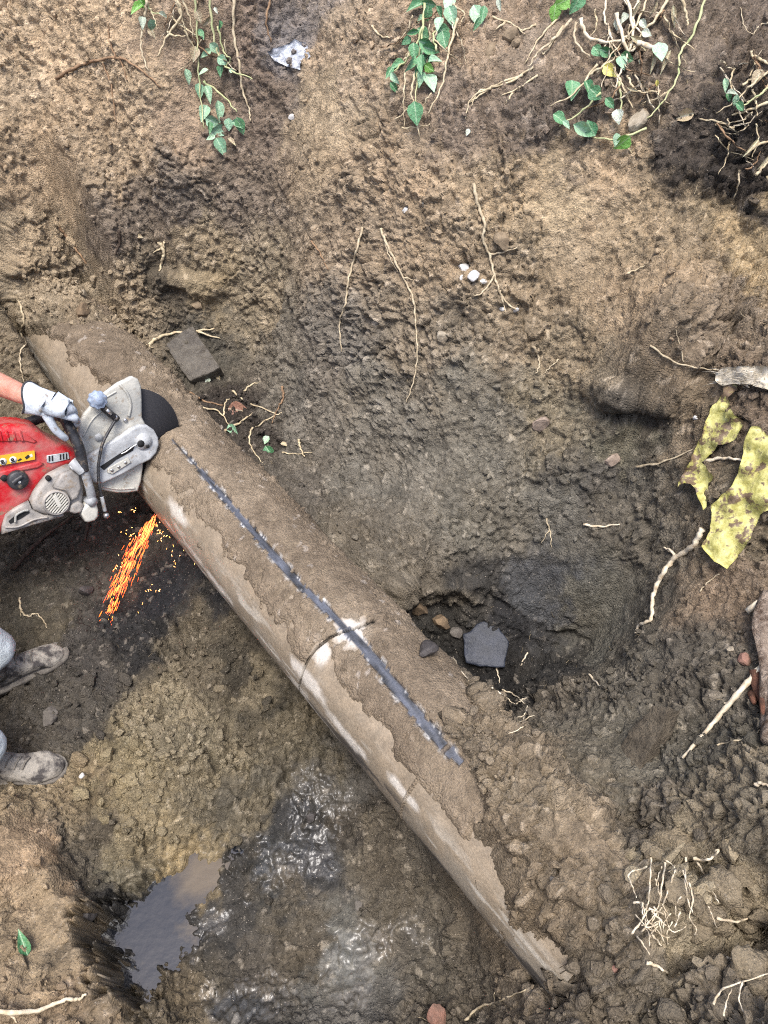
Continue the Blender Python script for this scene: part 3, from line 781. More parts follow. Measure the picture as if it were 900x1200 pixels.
# ------------------------------------------------------------------ hair roots and chaff too fine to count
NF = 1500
wf = (0.12 + 1.4 * sstep(1.25, 1.6, Vd[:, 2]) + .35 * sstep(.3, .8, Vd[:, 0]) * sstep(1.4, .6, Vd[:, 1])) * view * (~under) * (dep < .3) * (wet < .3)
pk = rng.choice(len(Vd), NF, p=wf / wf.sum(), replace=False)
FV, FFc, FC = [], [], []
for k in pk:
    c = Vector(Vd[k].tolist()); n = Vector(NRMd[k].tolist())
    t = n.orthogonal().normalized(); t.rotate(Quaternion(n, rng.uniform(0, 6.28)))
    L_ = rng.uniform(.008, .035); r_c = rng.uniform(.0004, .0010); b_ = n.cross(t) * rng.uniform(-.4, .4)
    pts = [c - t * L_ * .5 + n * rng.uniform(-.002, .006), c + n * rng.uniform(.003, .008) + b_ * L_ * .5, c + t * L_ * .5 + n * rng.uniform(-.003, .012)]
    V, Fc = tube(pts, [r_c, r_c, r_c * .5], 3, cap=False); b0 = len(FV); FV += V; FFc += [tuple(i + b0 for i in f) for f in Fc]
    q = rng.random(); cc_ = np.array(lin((176, 160, 130))) * (.45 + .7 * q); FC += [cc_] * len(V)
o2 = mesh_obj("fine_roots", FV, FFc, m_soil, cols=np.array(FC), attrs={"wet": np.zeros(len(FV))}); tag(o2, kind='stuff')
# ------------------------------------------------------------------ roots, straw and twigs lying on the soil
def surf(px, py, lift=0.0):
    """point on the visible ground (or on the pipe, where that is nearer) and its normal"""
    h, n = hit(px, py)
    d = ray(px, py).normalized(); e = CAM - PA
    dd = d - PD * d.dot(PD); ee = e - PD * e.dot(PD); r = PR + 0.016
    A_, B_, C_ = dd.dot(dd), 2 * dd.dot(ee), ee.dot(ee) - r * r
    q = B_ * B_ - 4 * A_ * C_
    if q > 0:
        t = (-B_ - math.sqrt(q)) / (2 * A_); p = CAM + d * t; sp_ = (p - PA).dot(PD)
        if t > 0 and -2.2 < sp_ < 1.5 and (h is None or t < (h - CAM).length):
            h = p; rad = (p - PA) - PD * sp_; n = rad.normalized()
    if h is None: h = at_z(px, py, .5); n = Vector((0, 0, 1))
    if n.dot(d) > 0: n = -n
    return h + n * lift, n

def pxr(px_w, p):
    """radius in metres of something px_w photo pixels wide at p"""
    return 0.5 * px_w * (p - CAM).dot(FWD) / FPX

m_root = simple_mat("pale_root", (190, 176, 148), (150, 134, 108), 60, .75, bump=.0015, spec=.25)
m_rootw = simple_mat("white_root", (214, 203, 180), (178, 160, 132), 40, .7, bump=.0015, spec=.25)
m_rootb = simple_mat("brown_root", (150, 122, 94), (112, 90, 70), 60, .8, bump=.0015, spec=.2)
m_straw = simple_mat("dry_straw", (198, 184, 152), (160, 142, 112), 50, .7, spec=.3)
m_twig = simple_mat("dark_twig", (78, 66, 56), (52, 44, 38), 70, .8, bump=.002, spec=.2)

def strand(pts, w0, w1=None, lift=0.5, wig=0.6, sub=7, seg=5):
    """world polyline hugging the ground along photo pixels"""
    w1 = w0 * 0.45 if w1 is None else w1
    pp = spline([Vector((a, c, 0)) for a, c in pts], max(4, int(sub * (len(pts) - 1)) + 1))
    n = len(pp); out, rr = [], []
    ph = rng.random() * 9
    for i, p in enumerate(pp):
        t = i / (n - 1)
        q, nn = surf(p.x + wig * math.sin(ph + i * 1.9), p.y + wig * math.cos(ph * 2 + i * 1.3))
        r = pxr(w0 + (w1 - w0) * t, q); out.append((q, nn)); rr.append(r * (1 + .15 * math.sin(i * 2.3 + ph)))
    dep_ = [(q - CAM).length for q, _ in out]
    sm = dep_[:]
    for _ in range(3):
        sm = [min(sm[i], (sm[max(i - 1, 0)] + sm[i] + sm[min(i + 1, n - 1)]) / 3) for i in range(n)]
    P = [CAM + (q - CAM).normalized() * (s_ - rr[i] * lift * 2 - .002) for i, ((q, _), s_) in enumerate(zip(out, sm))]
    return tube(P, rr, seg)

def join(parts):
    V, Fc = [], []
    for v, f in parts:
        b0 = len(V); V += list(v); Fc += [tuple(i + b0 for i in q) for q in f]
    return V, Fc

def root(label, mat, main, w, branches=(), cat="root", name="root", group=None, wig=.6):
    V, Fc = join([strand(main, w * .82, wig=wig, lift=1.0 if w >= 8 else .5)])
    o = mesh_obj(name, V, Fc, mat)
    tag(o, label, cat, group)
    for br in branches:
        v, f = strand(br, w * .5, wig=wig); mesh_obj("rootlet" if cat == "root" else "side_shoot", v, f, mat, o)
    return o

root("pale forked root hanging down the middle of the earth wall beside white chalk lumps", m_root, [(555,215),(560,240),(568,262),(566,280),(574,300),(580,325),(590,350),(608,366)], 5.5, [[(572,298),(588,296),(606,290)],[(580,322),(566,342),(548,350)],[(586,340),(590,356),(592,366)]])
root("thin pale root with a bend, left one of the two long roots mid wall", m_root, [(425,266),(416,300),(408,330),(405,355),(398,378),(400,412)], 4)
root("long thin pale root running down the middle wall, right one of the two", m_root, [(446,268),(455,290),(470,320),(484,350),(487,380),(489,415),(485,445),(476,472)], 4, [[(450,280),(456,300),(466,318)],[(474,325),(484,328)]])
root("short thin pale root on the wall left of the two long roots", m_rootb, [(364,282),(374,295),(384,315)], 3)
root("thick curved white root hanging below the yellow sheet", m_rootw, [(823,620),(812,640),(790,655),(775,675),(765,700),(763,725),(750,732),(745,742)], 9, [[(792,654),(786,645),(778,642)]])
root("thick straight whitish root crossing the near right bank under the rotten stump", m_rootw, [(906,766),(880,795),(850,830),(825,860),(800,888)], 10, [[(856,824),(848,824)]], wig=.3)
root("thick cream root lying on the small bank at the bottom left corner", m_rootw, [(-8,1186),(40,1185),(75,1172),(92,1171),(101,1164)], 8, [[(10,1186),(20,1198)]])
root("thin pale root just left of the yellow sheet on the right wall", m_root, [(745,547),(775,542),(812,527)], 4)
root("short white root lying flat on the lower right wall above the dark hollow", m_rootw, [(684,615),(704,617),(727,614)], 4)
root("thin pale root arching to the white frayed strip", m_root, [(762,405),(790,424),(818,431),(842,434)], 3.5, [[(801,424),(796,402),(791,385)]])
root("cream root crossing in front of the torn yellow sheet", m_rootw, [(822,541),(845,537),(862,538),(880,542),(906,543)], 5.5)
root("small pale root on the slope below the thick curved white root", m_rootw, [(690,790),(702,803),(712,808),(723,819)], 3.5)
root("brown wavy root spreading across the upper left wall", m_rootb, [(65,92),(90,78),(112,71),(140,68),(165,82),(188,102)], 5, [[(136,70),(128,45),(127,28)],[(120,74),(130,100),(136,146)],[(140,66),(146,85),(149,94)]])
root("long pale root hanging from the top edge right of the trailing leafy stems", m_root, [(274,-5),(274,40),(280,72),(284,105),(292,128),(293,142)], 5)
root("thin root on the upper left wall above the covered pipe end", m_rootb, [(68,265),(80,280),(95,300),(103,312)], 4)
root("crumpled straw coloured root on the dark patch above the muddy block", m_straw, [(186,283),(192,295),(190,305),(187,318)], 6, [[(190,290),(180,296)],[(192,284),(192,295)]])
root("thin pale root hanging above the bare forearm at the left edge", m_root, [(22,352),(28,375),(24,390),(30,402),(24,412),(24,428),(28,448)], 3.5)
root("thin kinked root on the dark floor above the upper boot", m_root, [(23,700),(25,716),(33,722),(42,719),(50,726),(55,735)], 3.2, [[(26,714),(24,722)]])
root("thin pale root on the near right bank below the thick whitish root", m_root, [(841,873),(862,868),(884,862),(896,848),(906,838)], 3)
root("thin pale root across the soil at the bottom beside the reddish stone", m_root, [(545,1196),(562,1180),(580,1175),(598,1167),(616,1160)], 4, [[(580,1180),(579,1164)]])
root("small forked root on the wall right of the pale stone", m_root, [(624,405),(630,415),(632,428),(628,438)], 4)
root("thin stick of pale root on the wall right of the small forked root", m_root, [(655,421),(645,430),(637,438)], 2.6)
root("short thin straw stuck to the upper right wall", m_straw, [(735,320),(748,315),(760,308)], 2.6)
root("thin grass root on the slope under the lower yellow flap", m_root, [(820,693),(830,682),(843,672)], 2.6)
root("thin pale wiry root high on the right edge of the wall", m_root, [(905,25),(890,30),(882,40),(872,30),(868,8)], 2.6)
root("pale root stub at the right edge beside the crumbly bank", m_rootw, [(884,920),(893,918),(906,924)], 7)
root("thin root crossing the dark gap right of the root mat", m_root, [(872,1116),(886,1100),(904,1083)], 4)
root("white rootlet lying on the soil below the root mat", m_rootw, [(758,1128),(770,1132),(783,1141)], 6)
root("thin brown root hanging at the middle of the top edge", m_rootb, [(318,-5),(312,25),(318,50)], 4)
root("small thin white root on the dark soil under the dark lower wall", m_root, [(640,608),(645,625),(646,642)], 2.6, [[(644,620),(634,637)]])
root("dark straight stick propped on the floor below the red saw", m_twig, [(14,668),(46,634),(86,604)], 8, cat="stick", name="stick", wig=.2)
root("short dark stick upright below the front of the saw", m_twig, [(104,606),(102,620),(99,634)], 7, cat="stick", name="stick", wig=.2)
root("dark twig standing on the wall above the pipe's covered end", m_twig, [(139,270),(140,285),(135,298)], 5, cat="twig", name="twig", wig=.2)
root("bent pale straw stem lying over the muddy block", m_straw, [(172,406),(185,396),(205,390),(228,388),(252,385)], 5.5, [[(172,404),(180,408)],[(232,389),(258,397)]], cat="straw stem", name="straw")

DEB = [([(222,460),(240,470),(262,475)],5),([(272,458),(290,471),(322,484)],4.5),([(330,452),(332,466),(326,478),(318,497)],5),([(262,506),(280,496),(296,484)],6),([(300,500),(320,488),(330,484)],3.5),([(262,488),(264,472),(270,466)],4),([(236,478),(256,482),(270,500)],4),([(296,500),(292,515),(298,530),(310,545)],4),([(350,515),(352,525),(357,536)],5.5),([(330,530),(345,532),(366,530)],3),([(286,458),(296,450),(306,448)],4)]
DLAB = ["curled straw blade nearest the pipe in the debris heap", "long straw blade slanting through the middle of the debris heap", "brown curved twig at the right side of the debris heap", "pale flat leaf strip in the centre of the debris heap", "short pale stem right of centre in the debris heap", "short upright stem at the left of the debris heap", "thin stem under the flat leaf strip in the debris heap", "brown stem running down from the debris heap", "pale leaf blade on the dark soil right of the debris heap", "thin stem lying flat right of the debris heap", "short straw piece at the top of the debris heap"]
for (p, w), l in zip(DEB, DLAB):
    root(l, m_straw if w != 5 else m_rootb, p, w * .75, cat="straw", name="straw", group="plant debris behind the pipe")

HOL = [[(576,806),(590,815),(604,826)],[(588,808),(604,815),(618,828)],[(604,826),(612,820),(618,818)],[(618,828),(614,838),(602,842)],[(614,840),(612,852),(596,860)],[(582,784),(586,800)],[(606,848),(626,838)],[(530,770),(542,788),(550,798)],[(618,765),(610,780)]]
HLAB = ["uppermost left stem of the straw tangle in the hollow", "longest stem over the top of the straw tangle", "short cross piece in the straw tangle", "kinked stem at the right of the straw tangle", "lowest stem of the straw tangle in the hollow", "short straw just under the dark flagstone", "thin straw reaching right from the tangle", "straw lying left of the dark flagstone", "straw lying right of the dark flagstone"]
for p, l in zip(HOL, HLAB):
    root(l, m_rootw, p, 2.6, cat="straw", name="straw", group="straw bits in the hollow behind the pipe")

GR = [[(655,20),(632,45),(615,75)],[(660,30),(640,60),(635,62)],[(625,78),(598,96),(572,104),(552,116),(545,140)],[(630,88),(610,102),(588,112)],[(612,88),(580,100),(562,112),(550,120)],[(575,104),(560,108),(552,125)],[(600,110),(592,122)],[(628,28),(618,34),(608,36)],[(576,20),(600,28),(615,40)],[(592,26),(580,35)],[(435,30),(446,42),(458,44)]]
GLAB = ["long straw stem under the right leafy clump", "short straw stem beside the long one at the right clump", "longest strand of the dry grass lying on the upper wall", "lower strand of the dry grass on the upper wall", "middle strand of the dry grass on the upper wall", "curled end strand of the dry grass on the upper wall", "short strand beneath the dry grass on the upper wall", "small straw at the top between two leafy clumps", "bent thin straw above the two round stones", "short pale straw left of the two round stones", "pale curved straw left of the middle leafy clump"]
for p, l in zip(GR, GLAB):
    root(l, m_straw, p, 3.6, cat="dry grass", name="dry_grass", group="dry grass along the top of the wall")
RT = [([(860,150),(840,142),(820,140)],4),([(905,118),(880,128),(858,135)],5),([(884,66),(895,72),(905,76)],6),([(880,60),(884,75),(878,90)],4),([(905,95),(890,112),(872,122)],4),([(872,185),(884,172),(904,164)],7),([(886,205),(895,195),(905,185)],5),([(838,146),(850,150),(858,152)],3),([(870,100),(882,92),(904,84)],4)]
RLAB = ["pale stem pointing left over the black topsoil", "long stem above the black topsoil at the right edge", "short dry blade at the right edge under the wiry root", "upright dry stem near the right edge", "slanting dry stem near the right edge", "broad dry blade over the black topsoil", "lowest dry blade at the right edge of the topsoil", "short stem just under the left pointing stem", "curved stem beside the grey dry leaf"]
for (p, w), l in zip(RT, RLAB):
    root(l, m_straw, p, w, cat="dry grass", name="dry_grass", group="dry stems at the top right corner")

# ------------------------------------------------------------------ leafy plants trailing over the top of the wall
def leaf_mesh(name, ratio=0.62, cup=0.18):
    V, Fc = [], []; n = 6
    for i in range(n + 1):
        t = i / n; w = ratio * 0.5 * math.sin(math.pi * min(1, t ** .75)) * (1.05 - .25 * t) * 1.12
        bend = -0.16 * t * t
        for k, (f, z) in enumerate(((-1, cup), (-.5, cup * .35), (0, 0), (.5, cup * .35), (1, cup))):
            V.append((f * w, t, z * w * 2 + bend))
    for i in range(n):
        for k in range(4):
            a = i * 5 + k; Fc.append((a, a + 1, a + 6, a + 5))
    me = bpy.data.meshes.new(name); me.from_pydata(V, [], Fc); me.update()
    me.polygons.foreach_set("use_smooth", [True] * len(Fc))
    return me
def leaf_mat(name, c1, c2):
    m, nt, b = new_mat(name)
    n = noise_node(nt, 2.2, 4); oi = N(nt, "ShaderNodeObjectInfo")
    ad = N(nt, "ShaderNodeMath", operation='MULTIPLY_ADD'); ad.inputs[1].default_value = .5
    nt.links.new(oi.outputs["Random"], ad.inputs[0]); nt.links.new(n.outputs["Fac"], ad.inputs[2])
    r = ramp(nt, ad.outputs[0], [(0.45, lin(c1)), (0.95, lin(c2))])
    tc = N(nt, "ShaderNodeTexCoord"); sx = N(nt, "ShaderNodeSeparateXYZ"); nt.links.new(tc.outputs["Object"], sx.inputs[0])
    ab = N(nt, "ShaderNodeMath", operation='ABSOLUTE'); nt.links.new(sx.outputs[0], ab.inputs[0])
    dn = noise_node(nt, 6, 6, .7); dr_ = ramp(nt, dn.outputs["Fac"], [(.56, (0,) * 3), (.66, (.75,) * 3)])
    md = N(nt, "ShaderNodeMix", data_type='RGBA'); nt.links.new(dr_.outputs[0], md.inputs["Factor"]); nt.links.new(r.outputs[0], md.inputs["A"]); md.inputs["B"].default_value = (*lin((138, 122, 92)), 1)
    vr = ramp(nt, ab.outputs[0], [(0.012, (1, 1, 1)), (0.035, (0, 0, 0))])
    vf = N(nt, "ShaderNodeMath", operation='MULTIPLY'); vf.inputs[1].default_value = .35; nt.links.new(vr.outputs[0], vf.inputs[0])
    mx = N(nt, "ShaderNodeMix", data_type='RGBA'); nt.links.new(vf.outputs[0], mx.inputs["Factor"]); nt.links.new(md.outputs["Result"], mx.inputs["A"]); mx.inputs["B"].default_value = (*lin((190, 202, 170)), 1)
    nt.links.new(mx.outputs["Result"], b.inputs["Base Color"]); b.inputs["Roughness"].default_value = .5
    b.inputs["Transmission Weight"].default_value = 0.0; b.inputs["Subsurface Weight"].default_value = .15; b.inputs["Subsurface Radius"].default_value = (.004, .006, .002)
    wv = N(nt, "ShaderNodeBump"); wv.inputs["Distance"].default_value = .03; wv.inputs["Strength"].default_value = .5
    nt.links.new(n.outputs["Fac"], wv.inputs["Height"]); nt.links.new(wv.outputs[0], b.inputs["Normal"])
    return m
LM = {}
for key, c1, c2 in (("mint", (112, 150, 120), (158, 186, 154)), ("green", (64, 112, 74), (100, 148, 104)), ("bright", (80, 132, 54), (112, 158, 72)), ("white", (150, 160, 142), (186, 190, 172)), ("yellow", (200, 190, 96), (214, 204, 120)), ("dry", (140, 124, 98), (176, 160, 130)), ("brown", (128, 92, 78), (150, 112, 94))):
    LM[key] = [leaf_mesh("leaf_" + key, r, c) for r, c in ((.62, .18), (.72, .10), (.50, .28))]
    mt = leaf_mat(key + "_leaf", c1, c2)
    for me in LM[key]: me.materials.append(mt)
LM["blade"] = [leaf_mesh("leaf_blade", .22, .3)]; LM["blade"][0].materials.append(leaf_mat("blade_leaf", (150, 136, 106), (180, 166, 138)))

def put_leaf(parent, px, py, size, key, ang=None, lift=None):
    me = LM[key][int(rng.integers(len(LM[key])))]
    o = bpy.data.objects.new("leaf", me); COL.objects.link(o)
    q, n = surf(px, py)
    q2 = q + (CAM - q).normalized() * (lift if lift is not None else rng.uniform(.02, .06))
    s = size * (.62 if key in ('white', 'blade', 'dry') else .8) * rng.uniform(.8, 1.2) * (q2 - CAM).dot(FWD) / FPX
    view = (CAM - q2).normalized()
    nn = (view * .9 + Vector((0, 0, .35)) + Vector(rng.normal(size=3)) * .30).normalized()
    if ang is None: ang = rng.uniform(-60, 60)
    a = math.radians(ang)                                     # 0 = tip pointing down the wall
    t = RGT * math.sin(a) - UPV * math.cos(a)
    t = (t - nn * t.dot(nn)).normalized(); x = t.cross(nn)
    M = Matrix((x, t, nn)).transposed().to_4x4()
    M = Matrix.Translation(q2 - t * s * .5) @ M @ Matrix.Scale(s, 4) @ Matrix.Diagonal((rng.uniform(.75, 1.15), 1, rng.uniform(.6, 2.6), 1))
    o.matrix_world = M
    if parent:
        o.parent = parent; o.matrix_parent_inverse = Matrix.Translation(parent.location).inverted()
    return o

m_stem = simple_mat("green_stem", (150, 160, 112), (186, 180, 138), 40, .6, spec=.3)
def plant(name, label, at, stems, leaves, cat="plant"):
    q, n = surf(*at); e = empty(name, q, label, cat, "plants trailing over the top of the earth wall")
    for pts, w, mat in stems:
        V, Fc = strand(pts, w, wig=.8, lift=1.4)
        V = [v + (CAM - v).normalized() * .018 - q for v in V]
        mesh_obj("stem", V, Fc, mat, e)
    for L in leaves:
        px, py, sz, key = L[:4]; put_leaf(e, px, py, sz, key, L[4] if len(L) > 4 else None)
    return e
plant("trailing_plant", "trailing stem with pale round mint leaves, at the upper left of the wall", (240, 10),
 [([(228,-6),(231,40),(233,90),(239,150)], 3, m_stem), ([(245,-6),(250,40),(257,66),(270,82),(296,92)], 3.5, m_stem), ([(238,95),(262,113),(278,132)], 3, m_stem), ([(206,-6),(212,18),(196,42),(185,66)], 4, m_straw), ([(206,0),(214,24),(217,34)], 3, m_straw), ([(212,-4),(222,20),(228,50)], 3, m_straw), ([(196,38),(204,42),(218,42)], 3, m_straw), ([(255,30),(262,60),(270,70),(262,80)], 2.5, m_stem)],
 [(220,90,20,"mint",25),(238,84,20,"mint",-70),(241,63,20,"mint",-60),(234,106,22,"mint",10),(244,110,24,"mint",20),(239,132,26,"mint",-20),(257,131,26,"mint",15),(250,143,22,"mint",60),(256,153,22,"mint",-70),(247,161,18,"mint",-60),(259,172,24,"mint",30),(272,166,18,"dry",60),(268,146,22,"mint",-10),(282,148,26,"green",30),(257,30,16,"green",10),(252,57,18,"mint",50),(258,83,18,"green",-10),(261,71,20,"mint",60),(228,63,24,"dry",-5),(233,20,20,"dry",20),(236,40,16,"green",30),(243,25,22,"dry",-20),(272,83,12,"mint",80),(253,12,14,"white",20),(279,146,20,"mint",70),(246,150,18,"green",0)])
plant("small_plant", "small plant with one bright green leaf, left of the trailing mint leaves", (168, 6),
 [([(172,-6),(176,12),(192,18)], 2.5, m_stem), ([(172,0),(170,18),(166,38),(166,60),(174,84)], 4, m_root), ([(176,10),(182,25),(184,34)], 2, m_straw)],
 [(160,9,22,"bright",-40),(167,4,16,"bright",40),(167,26,22,"white",0),(192,18,18,"white",70),(178,30,16,"mint",30),(176,39,14,"dry",60),(180,40,14,"dry",10)])
plant("leafy_clump", "bushy green clump with narrow leaves hanging at the middle of the top edge", (495, 10),
 [([(498,-6),(494,35),(478,68),(460,84)], 3.5, m_stem), ([(496,30),(490,80),(486,128)], 3, m_stem), ([(536,22),(524,68),(518,100),(500,136)], 3.5, m_straw), ([(486,85),(482,110),(483,122),(463,141)], 3, m_straw), ([(475,85),(473,120),(474,150)], 2.5, m_straw), ([(488,125),(491,160)], 3, m_straw), ([(512,60),(508,40),(520,25)], 3, m_stem), ([(530,5),(544,16),(540,26)], 3, m_straw), ([(470,150),(488,149),(504,146)], 2.2, m_straw), ([(482,60),(474,70),(478,60)], 2.5, m_straw), ([(505,110),(498,120),(494,138)], 2, m_straw)],
 [(487,6,24,"green",-70),(503,5,24,"green",70),(501,17,26,"green",0),(483,38,24,"green",-80),(526,4,24,"mint",-20),(529,19,28,"mint",15),(514,27,22,"mint",-20),(521,36,24,"green",80),(520,46,22,"green",10),(500,52,28,"green",60),(498,66,26,"green",20),(505,58,24,"green",70),(481,75,26,"green",-10),(465,76,22,"green",-70),(456,85,22,"green",-30),(463,92,24,"mint",20),(462,103,20,"green",40),(493,75,26,"green",0),(493,92,24,"mint",-10),(505,96,28,"mint",20),(503,80,18,"bright",50),(487,133,40,"green",5),(560,20,34,"mint",20),(566,17,30,"green",-10),(559,28,26,"green",-20),(490,84,20,"green",-40),(497,40,22,"green",50),(585,6,26,"white",5),(515,14,20,"green",40),(492,22,18,"mint",-30),(476,48,18,"green",-60),(509,70,18,"mint",80),(485,60,20,"green",0)])
plant("tangled_plant", "tangle of white stems and ivy like green leaves at the upper right of the wall", (720, 10),
 [([(828,-6),(812,40),(797,62),(794,90),(776,120),(758,140)], 3.5, m_stem), ([(735,-6),(742,40),(736,62),(724,92),(722,112)], 4, m_rootw), ([(680,22),(690,44),(718,49),(737,42)], 5, m_rootw), ([(722,15),(735,58),(748,54)], 5, m_rootw), ([(757,151),(720,163),(692,160)], 3, m_stem), ([(704,108),(680,132),(655,147)], 3, m_stem), ([(675,26),(674,48),(692,68)], 4, m_root), ([(670,22),(650,45),(630,62),(620,78)], 4, m_root), ([(760,-6),(745,30),(720,60),(700,85)], 3, m_straw), ([(785,-6),(770,20),(752,40),(742,58)], 4, m_straw), ([(700,75),(672,110),(644,124)], 3, m_straw), ([(735,88),(742,102),(752,108),(775,106)], 3, m_straw), ([(712,-6),(708,20),(715,40),(704,62)], 3, m_rootw), ([(748,0),(742,24),(752,40)], 4, m_rootw), ([(725,95),(728,120),(727,140)], 3, m_stem), ([(800,0),(805,20),(806,30)], 4, m_straw), ([(690,88),(712,74),(724,66)], 3, m_straw), ([(746,50),(770,57),(776,60)], 7, m_rootw)],
 [(658,3,22,"bright",-60),(676,4,26,"green",-20),(650,16,24,"bright",0),(666,8,20,"bright",60),(724,30,26,"white",10),(732,20,20,"white",-30),(754,28,22,"white",30),(758,39,20,"white",70),(774,60,26,"mint",10),(715,83,22,"yellow",50),(690,104,30,"green",20),(698,110,24,"green",50),(715,121,26,"green",40),(671,104,26,"green",0),(657,139,22,"green",60),(664,146,18,"mint",40),(684,153,40,"mint",60),(692,150,30,"green",-150),(729,168,28,"bright",-30),(722,164,20,"mint",10),(729,73,26,"mint",20),(735,68,24,"green",60),(766,72,40,"blade",5),(780,72,44,"blade",-25),(752,52,52,"blade",60),(738,58,30,"blade",-40),(748,64,36,"blade",10),(700,60,20,"green",40),(712,62,26,"green",60),(765,14,40,"blade",0),(790,20,40,"blade",10),(745,12,36,"blade",-20),(724,136,22,"white",10),(770,98,12,"yellow",0),(742,105,30,"blade",70)])
plant("dry_weed", "sparse weed with two small pale green leaves at the right edge above the black soil", (880, 95),
 [([(905,80),(880,100),(862,118),(840,132)], 3, m_straw), ([(905,100),(884,115),(866,128)], 3, m_stem)],
 [(850,100,18,"mint",10),(858,109,20,"white",70),(868,125,18,"green",60),(854,114,16,"green",20),(887,91,40,"dry",-40),(862,118,14,"mint",-20),(882,172,36,"blade",-40),(896,190,30,"blade",-30)])

for pl, (x0, x1, y0, y1), n_ in (("tangled_plant", (690, 790, -4, 110), 26), ("dry_weed", (830, 900, 60, 210), 22), ("leafy_clump", (470, 540, -4, 60), 8), ("trailing_plant", (195, 265, -4, 50), 8)):
    pe = bpy.data.objects[pl]
    for k in range(n_):
        a, c = rng.uniform(x0, x1), rng.uniform(y0, y1); an, L_ = rng.uniform(-1.1, 1.1) + (1.2 if pl == "dry_weed" and k % 2 else 0), rng.uniform(20, 55)
        V, Fc = strand([(a, c), (a + L_ * .5 * math.sin(an) + rng.uniform(-5, 5), c + L_ * .5 * math.cos(an)), (a + L_ * math.sin(an * 1.2), c + L_ * math.cos(an * 1.2))], rng.uniform(1.6, 3.0), wig=.8, lift=1.0, sub=5)
        V = [v + (CAM - v).normalized() * rng.uniform(.004, .03) - pe.location for v in V]
        mesh_obj("stem", V, Fc, [m_straw, m_rootw, m_root, m_rootb][k % 4], pe)

def lone_leaf(label, px, py, sz, key, ang, lift=.012, name="leaf", cat="leaf"):
    o = put_leaf(None, px, py, sz, key, ang, lift); o.name = "fallen_leaf"; tag(o, label, cat); return o
lone_leaf("single green leaf on the small bank at the bottom left", 27, 1105, 36, "green", 200)
lone_leaf("small pale leaf stuck on the wall below the middle leafy clump", 548, 155, 12, "white", -20)
lone_leaf("small green leaf at the left of the debris heap behind the pipe", 273, 504, 20, "mint", 40)
lone_leaf("round green leaf lowest in the debris heap behind the pipe", 316, 531, 22, "green", 30)
lone_leaf("tiny green leaf in the middle right of the debris heap", 311, 516, 14, "mint", -40)
lone_leaf("reddish brown dead leaf in the debris heap behind the pipe", 280, 481, 30, "brown", 80)
lone_leaf("curled pale dead leaf high in the debris heap near the muddy block", 243, 446, 14, "white", -30)
lone_leaf("pale narrow dead leaf beside the curled one near the muddy block", 256, 443, 16, "dry", 20)
lone_leaf("whitish dead leaf piece at the right of the debris heap", 334, 521, 16, "dry", 70)
lone_leaf("pale dead leaf on the upper wall below the tangled plant", 739, 177, 14, "dry", 60)
lone_leaf("brownish pale leaf on the slope right of the tangled plant's stones", 800, 136, 36, "dry", -80)
lone_leaf("pale speck of leaf on the dark patch of the upper left wall", 164, 277, 14, "dry", 70)
# ------------------------------------------------------------------ stones, slabs and litter
def stone_mat(name, c1, c2, rough=.8, scale=28):
    return simple_mat(name, c1, c2, scale, rough, bump=.004, spec=.2)
SM = dict(tan=stone_mat("tan_stone", (136, 120, 98), (108, 94, 76)), grey=stone_mat("grey_stone", (104, 99, 92), (80, 75, 70)), pale=stone_mat("pale_stone", (160, 150, 132), (130, 118, 100)),
          white=stone_mat("chalk_stone", (196, 194, 190), (160, 156, 150)), dark=stone_mat("dark_stone", (74, 70, 68), (54, 51, 50), .55), red=stone_mat("red_stone", (140, 104, 90), (118, 94, 82)), pink=stone_mat("pink_stone", (150, 134, 120), (124, 110, 98)), clay=stone_mat("clay_clod", (122, 104, 82), (98, 84, 68), .95))
def stone(label, px, py, w, key, flat=.7, seed=None, name="stone", cat="stone", group=None, sink=.3, aspect=1.0):
    seed = seed if seed is not None else int(px * 7 + py)
    V, Fc = rock(seed, 3 if w > 16 else 2, flat); q, n = surf(px, py)
    r = pxr(w, q); V = V / np.abs(V[:, :2]).max()
    R = n.to_track_quat('Z', 'Y').to_matrix() @ Matrix.Rotation(seed % 6, 3, 'Z')
    V = (V * r * np.array([1, aspect, 1])) @ np.array(R).T
    P = V + np.array(n) * r * flat * (1 - sink) * .5
    o = mesh_obj(name, P.astype(np.float32), Fc, SM[key], smooth=False); o.location = q
    return tag(o, label, cat, group)
